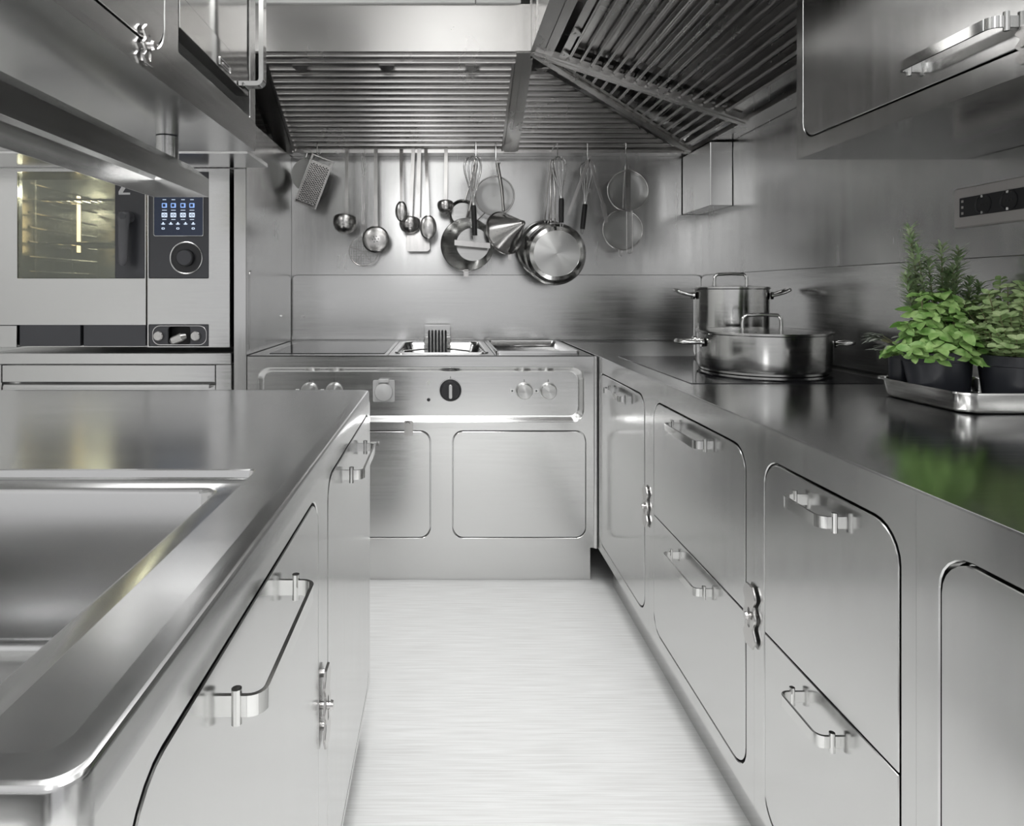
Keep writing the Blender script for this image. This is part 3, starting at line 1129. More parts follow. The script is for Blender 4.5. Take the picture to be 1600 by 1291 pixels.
def slope_right(y, s, q=0.0):
    d = Vector((1.225 - .356, 0, ZH + .003 - ZF))
    n = Vector((-.287, 0, -.869)).normalized()
    return Vector((.356, y, ZF)) + d * s + n * q


def bar(b, fn, pts, q0, q1):
    """prism over a polygon given in slope coordinates"""
    b.loft([[tuple(fn(u, s, q0)) for u, s in pts], [tuple(fn(u, s, q1)) for u, s in pts]], True, True)


def slat(b, fn, u0, u1, s0, s1, q0, q1):
    bar(b, fn, [(u0, s0), (u1, s0), (u1, s1), (u0, s1)], q0, q1)


def louvres(b, fn, u0, u1, s0, s1, length, pitch, clip=None):
    """overlapping tilted bands with a folded lower edge"""
    n = int((s1 - s0) * length / pitch)
    for k in range(n):
        a = s0 + k * pitch / length
        e = a + pitch * .93 / length
        c0, c1 = (u0, u1) if clip is None else clip(a)
        d0, d1 = (u0, u1) if clip is None else clip(e)
        if c1 - c0 < .02 or d1 - d0 < .004:
            continue
        h = .0035 / length
        m_ = a + .74 * (e - a)
        sec = [(a, -.012), (m_, -.010), (e - h, -.002), (e - h, .003), (e, .003), (e, -.006), (m_, -.014), (a + h, -.016)]
        rings = []
        for side in (0, 1):
            rings.append([tuple(fn((c0, c1)[side] + ((d0, d1)[side] - (c0, c1)[side]) * (q[0] - a) / (e - a), q[0], q[1])) for q in sec])
        b.loft(rings, True, True)


XF0, XF1 = -.738, .300
# fascia
b = MB()
b.plate([(-2.0, ZF), (.300, ZF), (.300, 2.317), (-2.0, 2.317)], (), .004, front(YH), 0)
b.box(-.001 + .298, .354, YH - .004, YH + .02, ZF, 2.317)
b.build('fascia', 'hood', hb)
MB().box(.353, .359, YH - .008, YH - .001, ZF, 2.72 - .01).build('corner_bead', 'hood', hb)
b = MB().box(-2.0, .13, YH - .014, YH + .02, 2.318, 2.70)
b.box(.134, .315, YH - .014, YH + .02, 2.318, 2.70)
b.build('upper_panel', 'wall', hb)
# frame in the slope
b = MB()
louvres(b, slope_back, -2.0, .30, 0, .112, SL.length, .0345)
slat(b, slope_back, XF0 - .075, XF0 - .002, 0, 1.0, -.01, .012)
slat(b, slope_back, .300, .3275, 0, 1.0, -.01, .010)
slat(b, slope_back, .329, .358, 0, 1.0, -.01, .010)
b.build('frame', 'hood', hb)
# gutter with its upstanding lip
b = MB()
b.box(-2.0, 1.225, 3.165, YB - .003, ZH, ZH + .003)
b.box(-2.0, 1.225, 3.150, 3.1535, ZH - .004, ZH + .028)
b.box(-2.0, 1.225, 3.1535, 3.166, ZH - .004, ZH - .001)
b.build('gutter', 'hood', hb)
# back plate closing the hood above the filters
b = MB()
slat(b, slope_back, -2.0, .36, 0, 1, -.12, -.115)
b.build('back_plate', 'hood', hb)


def baffles(b, fn, u0, u1, s0, s1, length, pitch, clip=None, w=.56, deep=.016):
    n = int((s1 - s0) * length / pitch)
    for k in range(n):
        a = s0 + k * pitch / length
        e = a + pitch * w / length
        c0, c1 = (u0, u1) if clip is None else clip(a)
        d0, d1 = (u0, u1) if clip is None else clip(e)
        if c1 - c0 > .02 and d1 - d0 > .004:
            bar(b, fn, [(c0, a), (c1, a), (d1, e), (d0, e)], -deep, 0)
            # folded lip along the lower edge
            bar(b, fn, [(d0, e - .003 / length), (d1, e - .003 / length), (d1, e), (d0, e)], 0, .005)
        a2 = a + pitch * .5 / length
        e2 = a2 + pitch * .62 / length
        a2 -= pitch * .2 / length
        c0, c1 = (u0, u1) if clip is None else clip(a2)
        d0, d1 = (u0, u1) if clip is None else clip(e2)
        if c1 - c0 > .02 and d1 - d0 > .004:
            bar(b, fn, [(c0, a2), (c1, a2), (d1, e2), (d0, e2)], -.060, -.050)


LB = SL.length
b = MB()
louvres(b, slope_back, XF0 + .012, XF1 - .014, .115, .985, LB, .0348)
slat(b, slope_back, XF0, XF0 + .012, .10, .99, -.03, .006)
slat(b, slope_back, XF1 - .014, XF1 - .002, .10, .99, -.03, .006)
fl = b.build('filter', 'hood', hb)
for px in (470, 604.5, 739):
    c = slope_back(PX(px, 2.67), .12, .004)
    pts = [(c.x + .032 * math.cos(a), .105 + .05 * abs(math.sin(a))) for a in [PI * k / 12 for k in range(13)]]
    b = MB()
    bar(b, slope_back, pts, .004, .011)
    b.build('latch_tab', 'hood', fl)
b = MB()
louvres(b, slope_back, -1.9, XF0 - .10, .115, .985, LB, .0348)
b.build('filter', 'hood', hb)


def hipx(s):
    """inner x of the mitre between the back and the right slope at fall s"""
    return .356 + s * (1.225 - .356)


b = MB()
louvres(b, slope_back, 0, 0, .13, .985, LB, .0348, clip=lambda s: (.370, hipx(s) - .055 - .03 * (1 - s)))
slat(b, slope_back, .358, .370, .06, .99, -.03, .006)
f2 = b.build('filter', 'hood', hb)
c = .43
b = MB()
bar(b, slope_back, [(.385, .13), (.445, .13), (.43, .16), (.40, .16)], .004, .010)
b.build('latch_tab', 'hood', f2)
# mitre bar
b = MB()
A = slope_back(.356, .0)
B = slope_back(hipx(1.0) + .0, 1.0)
dirv = (B - A).normalized()
side = dirv.cross(Vector((0, 0, 1))).normalized()
for (o0, o1, z0, z1) in ((-.045, -.028, -.002, .004), (-.026, .004, -.014, -.002), (.004, .022, -.004, .006)):
    ring = []
    for pnt in (A, B):
        ring.append([tuple(pnt + side * (-o0) + Vector((0, 0, z0))), tuple(pnt + side * (-o1) + Vector((0, 0, z0))),
                     tuple(pnt + side * (-o1) + Vector((0, 0, z1))), tuple(pnt + side * (-o0) + Vector((0, 0, z1)))])
    b.loft(ring, True, True)
b.build('mitre_bar', 'hood', hb)

# right-hand hood along the wall
hr_ = hb
ry0, ry1 = 1.62, 2.60
b = MB()
b.plate([(ry0 - .6, ZF), (YH - .014, ZF), (YH - .014, 2.70), (ry0 - .6, 2.70)], (), .004, facel(.358), 0)
b.box(.354, .3575, YH - .18, YH - .178, ZF, 2.70)
b.build('fascia', 'hood', hr_)
LR = math.hypot(.869, .287)
b = MB()
slat(b, slope_right, ry0, YH - .012, .0, .055, 0, .006)
slat(b, slope_right, ry0, YH - .012, .058, .095, -.004, .005)
slat(b, slope_right, ry0, YH - .012, .125, .155, -.006, .004)
slat(b, slope_right, 2.555, 2.578, .02, 1.0, -.012, .012)
slat(b, slope_right, 2.580, 2.603, .02, 1.0, -.012, .016)
slat(b, slope_right, 2.605, 2.622, .04, 1.0, -.010, .010)
slat(b, slope_right, ry0 - .03, ry0, 0, 1.0, -.01, .012)
b.build('frame', 'hood', hr_)
b = MB()
b.box(1.225, XR - .003, ry0, YB - .003, ZH, ZH + .003)
b.box(1.212, 1.2245, ry0, YB - .05, ZH - .002, ZH + .02)
b.build('gutter', 'hood', hr_)
b = MB()
slat(b, slope_right, ry0, 3.2, 0, 1, -.14, -.135)
b.build('back_plate', 'hood', hr_)
b = MB()
baffles(b, slope_right, ry0, 2.55, .165, .985, LR, .047, w=.20, deep=.036)
fl = b.build('filter', 'hood', hr_)
for y in (2.50, 2.29):
    b = MB()
    pts = [(y + .030 * math.cos(a), .128 + .035 * abs(math.sin(a))) for a in [PI * k / 12 for k in range(13)]]
    bar(b, slope_right, pts, .006, .012)
    cc = slope_right(y, .137, .012)
    b.tube([tuple(cc), tuple(cc + Vector((0, 0, -.003)))], .005, 10)
    b.build('latch_tab', 'hood', fl)
b = MB()


def hipy(s):
    return YH + s * .565


baffles(b, slope_right, 0, 0, .06, .985, LR, .047, clip=lambda s: (2.626, hipy(s) - .03), w=.20, deep=.036)
b.build('filter', 'hood', hr_)

# ------------------------------------------------------------------ hanging utensils
YU = 3.13
LIPZ = ZH + .03


def U(px, py, y=YU):
    return Vector(P(px, py, y))


def strip_handle(b, p0, p1, w0=.010, th=.002, hook=True, w1=None):
    """flat strip from the lip (p0) down to p1, its top bent back over the lip"""
    p0, p1 = Vector(p0), Vector(p1)
    w1 = w1 or w0
    d = (p1 - p0).normalized()
    sd = d.cross(Vector((0, 1, 0))).normalized()
    nn = Vector((0, 1, 0))
    pts = []
    if hook:
        for k in range(6):
            a = R(180 * k / 5)
            pts.append((p0 + Vector((0, .012 + .012 * math.cos(a), .012 * math.sin(a))), w0))
        pts.insert(0, (p0 + Vector((0, .024, -.012)), w0))
    else:
        pts.append((p0, w0))
    pts.append((p1, w1))
    rings = []
    for i, (p, ww) in enumerate(pts):
        t0 = pts[max(i - 1, 0)][0]
        t1 = pts[min(i + 1, len(pts) - 1)][0]
        t = (t1 - t0).normalized()
        n2 = t.cross(sd).normalized()
        rings.append([tuple(p - sd * ww - n2 * th), tuple(p + sd * ww - n2 * th), tuple(p + sd * ww + n2 * th), tuple(p - sd * ww + n2 * th)])
    b.loft(rings, True, True)


def hook_on(px, top_py, bot_py, y, label, dx=0):
    """S-hook over the gutter lip"""
    p = U(px, top_py, y)
    q = U(px + dx, bot_py, y)
    pts = [p + Vector((0, 3.162 - y, -.016)), p + Vector((0, 3.160 - y, -.004))]
    pts += [p + Vector((0, (3.160 - y) / 2 + (3.160 - y) / 2 * math.cos(a), .006 * math.sin(a))) for a in (R(45), R(90), R(135))]
    pts += [p, q]
    for k in range(1, 7):
        a = R(180 * k / 6)
        pts.append(q + Vector((0.010 - .010 * math.cos(a), -.002, -.010 * math.sin(a))))
    b = MB().tube([tuple(v) for v in pts], .0022, 8)
    return tag(b.build('hanging_hook', 'chrome'), label, 'hook', 'hooks on the hood lip')


def spoonbowl(c, rx, rz, depth, y_front=True, n=28):
    b = MB()
    sg = 1 if y_front else -1
    outer = []
    prof = [(1.0, 0), (.97, .22), (.86, .5), (.65, .78), (.35, .95), (.02, 1.0)]
    rings = []
    for (r, h) in prof:
        rings.append([(c[0] + rx * r * math.cos(a), c[1] - sg * depth * h, c[2] + rz * r * math.sin(a)) for a in [2 * PI * k / n for k in range(n)]])
    for (r, h) in reversed(prof):
        rings.append([(c[0] + (rx - .0015) * r * math.cos(a), c[1] - sg * (depth * h - .0015), c[2] + (rz - .0015) * r * math.sin(a)) for a in [2 * PI * k / n for k in range(n)]])
    b.loft(rings)
    return b


def ladle_bowl(c, r, n=32):
    """cup of a ladle seen from the side, opening upward"""
    b = MB()
    prof = [(1, .25), (1.02, .1), (1.0, -.25), (.85, -.62), (.5, -.92), (.02, -1.02)]
    pr = [(r * a, r * h) for a, h in prof] + [((r - .002) * a, (r - .002) * h + .001) for a, h in reversed(prof)]
    Mx = Matrix.Rotation(R(-22), 3, 'X')
    b.lathe(pr, c, n=n, M3=Mx)
    return b


GU = 'utensils hanging from the hood lip'
# white scraper disc
t = thing('bowl_scraper', 'pale round plastic scraper with a hole tab, leftmost hanging utensil', 'scraper', U(480, 275, 3.17), GU)
c = U(481, 273, 3.17)
R0 = .083
pts = []
for k in range(41):
    a = R(112 + (428 - 112) * k / 40)
    pts.append((c.x + R0 * math.cos(a), c.z + R0 * math.sin(a)))
tp = U(477, 246, 3.17)
pts += [(tp.x + .018, tp.z - .004), (tp.x + .010, tp.z + .010), (tp.x - .006, tp.z + .010), (tp.x - .014, tp.z - .006)]
MB().plate(pts, [rr(tp.x - .005, tp.x + .005, tp.z - .006, tp.z + .004, .0048, 4)], .004, front(3.17), .001).build('blade', 'white', t)
hook_on(483, 228, 246, 3.155, 'thin wire hook holding the pale round scraper', -5)
# grater
t = thing('box_grater', 'flat steel grater hanging tilted in front of the pale scraper', 'grater', U(491, 283, 3.12), GU)
c = U(491, 284, 3.12)
rot = Matrix.Translation(c) @ Matrix.Rotation(R(21), 4, 'Y') @ Matrix.Translation(-c)
gw, gh = .052, .125
hs = []
b = MB().plate(rr(c.x - gw, c.x + gw, c.z - gh, c.z + gh * .78, .004), (), .002, front(3.12), .0005)
b.box(c.x - gw - .003, c.x - gw + .002, 3.105, 3.125, c.z - gh, c.z + gh)
b.box(c.x + gw - .002, c.x + gw + .003, 3.105, 3.125, c.z - gh, c.z + gh)
b.box(c.x - gw, c.x + gw, 3.112, 3.122, c.z + gh - .006, c.z + gh)
b.xform(rot)
bl = b.build('blade', 'tool', t)
b = MB()
for i in range(11):
    for j in range(17):
        x = c.x - gw + .010 + i * (2 * gw - .02) / 10
        z = c.z - gh + .022 + j * .0112 + (i % 2) * .0056
        if z < c.z + gh * .72:
            b.lathe([(.0034, 0), (.0034, .0012), (.0026, .0016), (.0004, .0018)], (x, 3.1205 - .002, z), '-y', 6)
b.xform(rot)
b.build('holes', 'gap', bl)
b = MB()
for i in range(10):
    x = c.x - gw + .005 + i * .0104
    b.loft([[(x - .004, 3.1165, c.z - gh + .016), (x + .004, 3.1165, c.z - gh + .016), (x, 3.106, c.z - gh + .001)],
            [(x - .004, 3.1175, c.z - gh + .016), (x + .004, 3.1175, c.z - gh + .016), (x, 3.107, c.z - gh + .001)]], True, True)
b.xform(rot)
b.build('teeth', 'tool', bl)
hook_on(496, 222, 238, 3.12, 'short hook holding the tilted grater', -1)


def ladle(px, top, rim, rad, px_top, label, y=YU):
    t = thing('ladle', label, 'ladle', U(px, rim, y), GU)
    c = U(px, rim, y)
    c.y = y
    ladle_bowl(c - Vector((0, rad * .75, 0)), rad).build('bowl', 'tool', t, ang=50)
    b = MB()
    p1 = c + Vector((0, .002, -.004))
    strip_handle(b, U(px_top, top, 3.138), p1, .0085, .0015)
    b.box(p1.x - .011, p1.x + .011, p1.y - .004, p1.y + .004, p1.z + .0, p1.z + .022)
    b.build('handle', 'tool', t)


ladle(541, 230, 348, .0565, 542, 'round soup ladle with a long strip handle, left of the wire skimmer')
ladle(641, 224, 350, .050, 646, 'ladle hanging behind the two serving spoons', 3.15)
ladle(696, 224, 322, .039, 697, 'small sauce ladle hanging alone left of the shallow conical pan')
# spider skimmer
t = thing('wire_skimmer', 'round wire spider skimmer hanging low behind the perforated skimmer', 'skimmer', U(567, 393, 3.17), GU)
c = U(568, 393, 3.17)
Rr = .0715
b = MB()
b.tube([(c.x + Rr * math.cos(a), 3.17, c.z + Rr * math.sin(a)) for a in [2 * PI * k / 40 for k in range(40)]], .0025, 8, closed=True)
for k in range(-5, 6):
    d = k * Rr / 6
    l = math.sqrt(Rr * Rr - d * d)
    b.cyl((c.x + d, 3.17, c.z - l), (c.x + d, 3.17, c.z + l), .0007, 5)
    b.cyl((c.x - l, 3.171, c.z + d), (c.x + l, 3.171, c.z + d), .0007, 5)
for k in range(5):
    a = 2 * PI * k / 5 + PI / 2
    b.cyl((c.x, 3.168, c.z), (c.x + Rr * math.cos(a), 3.168, c.z + Rr * math.sin(a)), .0016, 6)
b.build('basket', 'tool', t)
b = MB()
pa, pb = U(566, 230, 3.168), c + Vector((-.004, 0, Rr))
for s0 in (0, PI):
    pts = []
    for k in range(40):
        q = pa.lerp(pb, k / 39)
        pts.append(q + Vector((.0035 * math.cos(s0 + k * .42), .0035 * math.sin(s0 + k * .42), 0)))
    b.tube([tuple(v) for v in pts], .0012, 6)
b.tube([tuple(pa + Vector((0, -.006, -.01))), tuple(pa + Vector((0, -.004, .004))), tuple(pa + Vector((0, -.02, .008)))], .0015, 6)
b.build('handle', 'tool', t)
# carving fork
t = thing('carving_fork', 'slim wire handled fork with short tines above the wire skimmer', 'fork', U(568, 355, 3.15), GU)
b = MB()
pa, pb = U(570, 229, 3.15), U(569, 351, 3.15)
for s0 in (0, PI):
    pts = []
    for k in range(30):
        q = pa.lerp(pb, k / 29)
        pts.append(q + Vector((.003 * math.cos(s0 + k * .5), .003 * math.sin(s0 + k * .5), 0)))
    b.tube([tuple(v) for v in pts], .0012, 6)
b.tube([tuple(pa + Vector((0, .009, -.014))), tuple(pa + Vector((0, .008, .003))), tuple(pa)], .0015, 6)
b.build('handle', 'tool', t)
b = MB()
b.box(pb.x - .010, pb.x + .010, 3.149, 3.152, pb.z - .002, pb.z + .002)
for k in (-1, 0, 1):
    b.cyl((pb.x + k * .009, 3.1505, pb.z), (pb.x + k * .009, 3.1505, pb.z - .032), .0022, 6)
b.build('tines', 'tool', t)
# perforated skimmer
t = thing('perforated_skimmer', 'round perforated skimmer disc dotted with holes, on a long strip handle', 'skimmer', U(587, 374, 3.12), GU)
c = U(587, 374, 3.12)
b = spoonbowl(c, .066, .066, .016, True, 40)
bl = b.build('disc', 'tool', t, ang=50)
b = MB()
for ring, nn in ((0.0, 1), (.014, 6), (.028, 13), (.042, 19), (.055, 25)):
    for k in range(nn):
        a = 2 * PI * k / nn + ring * 9
        rr_ = ring / .066
        dep = .016 * (1 - rr_ ** 2 * .95)
        x, z = c.x + ring * math.cos(a), c.z + ring * math.sin(a)
        b.lathe([(.0026, 0), (.0004, .0006)], (x, c.y - dep - .0003, z), '-y', 8)
b.build('holes', 'gap', bl)
b = MB()
strip_handle(b, U(587, 230, 3.138), c + Vector((0, .003, .056)), .0085, .0015)
b.box(c.x - .010, c.x + .010, c.y - .004, c.y + .004, c.z + .052, c.z + .078)
b.build('handle', 'tool', t)


def spoon(px, py, rx, rz, px_top, top, label, y):
    t = thing('serving_spoon', label, 'spoon', U(px, py, y), GU)
    c = U(px, py, y)
    spoonbowl(c, rx, rz, .014, True).build('bowl', 'tool', t, ang=50)
    b = MB()
    strip_handle(b, U(px_top, top, 3.138), c + Vector((0, -.002, rz * .9)), .0085, .0035, True, .006)
    b.build('handle', 'tool', t)


spoon(627, 330, .029, .050, 627, 230, 'smaller serving spoon, leftmost of the spoons above the spatula', 3.06)
spoon(669, 355, .040, .058, 665, 223, 'larger serving spoon at the right beside the spatula', 3.04)
# spatula
t = thing('spatula', 'flat square bladed spatula hanging behind the spoons', 'spatula', U(653, 378, 3.16), GU)
x0, z1 = PX(634, 3.16), PZ(340, 3.16)
x1, z0 = PX(672, 3.16), PZ(393, 3.16)
xm = (x0 + x1) / 2
MB().plate([(x0 + .012, z0), (x1 - .012, z0), (x1, z0 + .012), (x1 - .003, z0 + .07), (xm + .02, z1), (xm - .02, z1), (x0 + .003, z0 + .07), (x0, z0 + .012)], (), .002, front(3.161), .0006).build('blade', 'tool', t)
b = MB()
strip_handle(b, U(655, 231, 3.138), Vector((xm, 3.157, z1 - .02)), .0095, .0015)
b.build('handle', 'tool', t)


# pans
def pan(name, label, c, r_rim, r_base, depth, facing, cat='pan', y_mat='pan', n=64, shear=(0, 0)):
    """facing 'base': its underside towards the camera; 'mouth': its mouth towards the camera"""
    t = thing(name, label, cat, c, GU)
    b = MB()
    if facing == 'base':
        prof = [(.0005, 0), (r_base * .93, 0), (r_base * .95, .0015), (r_base, -.001), (r_base + (r_rim - r_base) * .35, -depth * .12), (r_base + (r_rim - r_base) * .75, -depth * .45),
                (r_rim * .985, -depth * .92), (r_rim, -depth), (r_rim - .003, -depth), (r_rim * .97, -depth * .9), (r_base, -.010), (.0005, -.008)]
    else:
        prof = [(.0005, -depth), (r_base, -depth), (r_rim - .002, -.003), (r_rim, 0), (r_rim + .003, -.002), (r_rim + .001, -.006), (r_base + .004, -depth - .003), (.0005, -depth - .004)]
    b.lathe(prof, c, '-y', n)
    for v in b.bm.verts:
        k = (v.co.y - c[1]) / depth
        v.co.x += shear[0] * k
        v.co.z += shear[1] * k
    b.build('body', y_mat, t, ang=22)
    if facing == 'base':
        b = MB().lathe([(r_base * .94, -.0004), (r_base * .94, .0008), (r_base * .925, .0012), (.0005, .0012)], c, '-y', n)
        b.build('base', 'turned', t, ang=22)
    return t


c = U(870, 396, 3.02)
t = pan('frying_pan', 'large frying pan hanging with its round base facing the room', c, .150, .116, .05, 'base')
b = MB()
for sx in (-.0095, .0095):
    pts = [c + Vector((sx - .012, .045, .142)), c + Vector((sx - .014, .02, .17)), U(864, 300, 3.03) + Vector((sx, 0, 0)), U(864, 262, 3.07) + Vector((sx * .6, 0, 0))]
    b.tube([tuple(v) for v in pts], .004, 8)
b.box(c.x - .030, c.x + .006, c.y + .030, c.y + .040, c.z + .128, c.z + .150, .002)
b.build('handle', 'tool', t)
c2 = U(856, 388, 3.14)
t = pan('frying_pan', 'second frying pan hanging half hidden behind the large one', c2, .146, .11, .05, 'base')
b = MB()
for sx in (-.0095, .0095):
    pts = [c2 + Vector((sx, .03, .145)), U(858, 300, 3.13) + Vector((sx, 0, 0)), U(862, 250, 3.135) + Vector((sx * .6, 0, 0))]
    b.tube([tuple(v) for v in pts], .004, 8)
b.build('handle', 'tool', t)
# conical saute pan, mouth to the camera
c = U(730, 382, 3.02)
t = pan('saute_pan', 'shallow conical pan hanging with its open mouth toward the room', c, .1235, .080, .075, 'mouth', shear=(.030, .006))
b = MB()
pts = [c + Vector((-.002, .004, .124)), c + Vector((.01, .03, .16)), U(739, 300, 3.06), U(744, 255, 3.09)]
b.tube([tuple(v) for v in pts], [.006, .006, .007, .008], 10)
b.build('handle', 'tool', t)
b = MB()
b.box(c.x - .016, c.x + .006, c.y + .002, c.y + .005, c.z - .150, c.z - .118)
b.box(c.x - .016, c.x + .006, c.y - .022, c.y + .005, c.z - .153, c.z - .149)
b.build('pouring_tab', 'tool', t)
a_, e_ = U(710, 379, 3.01), U(766, 384, 3.01)
b = MB().plate([(a_.x, a_.z - .013), (e_.x, e_.z - .013), (e_.x, e_.z + .013), (a_.x, a_.z + .013)], (), .003, front(3.008), .0005)
b.build('strap', 'tool', t)
# small pan rim and sieve behind
c = U(723, 333, 3.15)
t = pan('small_pan', 'small round pan hanging behind the conical pan and small ladle', c, .066, .055, .03, 'mouth')
b = MB().tube([tuple(c + Vector((.012, .004, .064))), tuple(U(734, 290, 3.15)), tuple(U(742, 250, 3.145))], .004, 8)
b.build('handle', 'tool', t)


def sieve(c, r, label, handle_fn, dep=.02):
    t = thing('sieve', label, 'sieve', c, GU)
    b = MB().tube([(c.x + r * math.cos(a), c.y, c.z + r * math.sin(a)) for a in [2 * PI * k / 48 for k in range(48)]], .0035, 8, closed=True)
    rim = b.build('rim', 'tool', t, ang=60)
    b = MB().lathe([(r, 0), (r * .9, -dep * .5), (r * .6, -dep * .9), (.001, -dep)], tuple(c), '-y', 40)
    b.build('mesh', 'mesh', t, ang=60)
    b = MB()
    handle_fn(b, c)
    b.build('handle', 'tool', t)
    return t


def hs1(b, c):
    b.box(c.x - .014, c.x + .012, c.y - .006, c.y - .004, c.z - .095, c.z + .105)
    b.box(c.x - .012, c.x - .004, c.y - .007, c.y - .003, c.z + .100, c.z + .125, .001)
    b.box(c.x + .002, c.x + .010, c.y - .007, c.y - .003, c.z + .100, c.z + .125, .001)
    for sx in (-.006, .022):
        b.cyl((c.x + sx, c.y, c.z - .098), (c.x + sx, c.y, c.z - .285), .0025, 8)
    b.tube([(c.x - .006, c.y, c.z - .285), (c.x - .004, c.y, c.z - .297), (c.x + .008, c.y, c.z - .303), (c.x + .020, c.y, c.z - .297), (c.x + .022, c.y, c.z - .285)], .0025, 8)


sieve(U(981, 298, 3.09), .098, 'upper fine mesh sieve at the right end of the hanging row', hs1)


def hs2(b, c):
    for sx in (-.020, -.004):
        b.cyl((c.x + sx, c.y, c.z - .096), (c.x + sx, c.y, c.z - .125), .0025, 8)
    b.tube([(c.x - .020, c.y, c.z - .125), (c.x - .012, c.y, c.z - .131), (c.x - .004, c.y, c.z - .125)], .0025, 8)
    b.tube([(c.x, c.y, c.z + .098), (c.x + .004, c.y, c.z + .2), (c.x + .012, c.y - .004, c.z + .315)], .003, 8)


sieve(U(973, 359, 3.15), .098, 'lower fine mesh sieve, partly hidden behind the upper one', hs2)


def hs3(b, c):
    b.tube([(c.x + .004, c.y, c.z + .10), (c.x + .010, c.y, c.z + .16)], .003, 8)
    b.tube([(c.x - .05, c.y, c.z - .085), (c.x - .085, c.y - .0, c.z - .12)], .003, 8)


sieve(U(773, 306, 3.16), .096, 'round sieve hoop hanging behind the conical strainer handle', hs3)
# conical strainer
rc = U(788, 364, 3.06)
tip = U(818, 348, 2.95)
ax = (tip - rc).normalized()
t = thing('conical_strainer', 'pointed conical strainer hanging beside the open conical pan', 'strainer', rc, GU)
q = Vector((0, 0, 1))
ux = q.cross(ax).normalized()
vy = ax.cross(ux)
Mx = Matrix((ux, vy, ax)).transposed()
L = (tip - rc).length
b = MB().lathe([(.105, 0), (.108, .002), (.108, -.005), (.104, -.004), (.100, .012), (.018, L - .012), (.012, L), (.0005, L + .003)], rc, M3=Mx, n=48)
cone = b.build('cone', 'tool', t, ang=40)
b = MB()
for k in range(48):
    for j in range(9):
        h = .03 + j * (L - .06) / 8
        r_ = .100 + (.018 - .100) * (h - .012) / (L - .024)
        a = 2 * PI * k / 48
        cc = rc + Mx @ Vector((r_ * math.cos(a), r_ * math.sin(a), h))
        if k % 2 == j % 2:
            nn = (Mx @ Vector((math.cos(a), math.sin(a), .7))).normalized()
            b.tube([tuple(cc), tuple(cc + nn * .0008)], .0013, 5)
b.build('holes', 'gap', cone)
b = MB()
hp = rc + Mx @ Vector((0, .104, 0))
he_ = U(777, 255, 3.09)
b.tube([tuple(rc + Vector((-.004, -.006, .104))), tuple(rc.lerp(he_, .5) + Vector((.004, 0, .05))), tuple(he_)], [.007, .008, .009], 12)
b.tube([tuple(he_ + Vector((.006 * math.cos(a), 0, .010 + .010 * math.sin(a)))) for a in [2 * PI * k / 16 for k in range(16)]], .002, 6, closed=True)
b.build('handle', 'tool', t)
b = MB()
hk = rc + Vector((.025, -.01, -.108))
b.box(hk.x - .008, hk.x + .008, hk.y - .003, hk.y, hk.z - .022, hk.z + .008)
b.box(hk.x - .008, hk.x + .012, hk.y - .018, hk.y, hk.z - .025, hk.z - .021)
b.build('rest_hook', 'tool', t)


def whisk(top, join, end, wid, label):
    """wire balloon up, black grip down"""
    t = thing('whisk', label, 'whisk', join, GU)
    top, join, end = Vector(top), Vector(join), Vector(end)
    d = (top - join)
    L = d.length
    d.normalize()
    sx = d.cross(Vector((0, 1, 0))).normalized()
    b = MB()
    for k in range(6):
        a = PI * k / 6 + .15
        s = sx * math.cos(a) + Vector((0, 1, 0)) * math.sin(a)
        pts = []
        for (h, wv) in ((0, .10), (.2, .22), (.45, .58), (.68, .93), (.82, 1.0), (.93, .82), (.985, .45), (1.0, 0)):
            pts.append(join + d * (L * h) + s * (wid * wv))
        pts2 = [join + d * (L * h) - s * (wid * wv) for (h, wv) in ((.985, .45), (.93, .82), (.82, 1.0), (.68, .93), (.45, .58), (.2, .22), (0, .10))]
        b.tube([tuple(v) for v in pts + pts2], .0015, 6)
    b.build('wires', 'chrome', t, ang=60)
    b = MB().tube([tuple(join + d * .004), tuple(join - d * .006), tuple(join.lerp(end, .5)), tuple(end)], [.010, .0125, .0125, .0115], 16)
    b.build('grip', 'rubber', t, ang=50)
    b = MB()
    e2 = end - d * .002
    b.tube([tuple(e2 + sx * .006), tuple(e2 - d * .016 + sx * .005), tuple(e2 - d * .022), tuple(e2 - d * .016 - sx * .005), tuple(e2 - sx * .006)], .0018, 6)
    b.tube([tuple(join + d * .003), tuple(join + d * .014)], .0105, 16)
    b.build('ring', 'chrome', t)


whisk(U(738, 244, 2.97), U(740, 322, 2.97), U(742, 368, 2.97), .043, 'black gripped whisk hanging in front of the open conical pan')
whisk(U(872, 245, 2.95), U(877, 311, 2.95), U(877, 348, 2.95), .038, 'black gripped whisk hanging in front of the large frying pan')
whisk(U(919, 252, 3.13), U(914, 320, 3.13), U(910, 358, 3.13), .040, 'black gripped whisk hanging between the legs of the tongs')
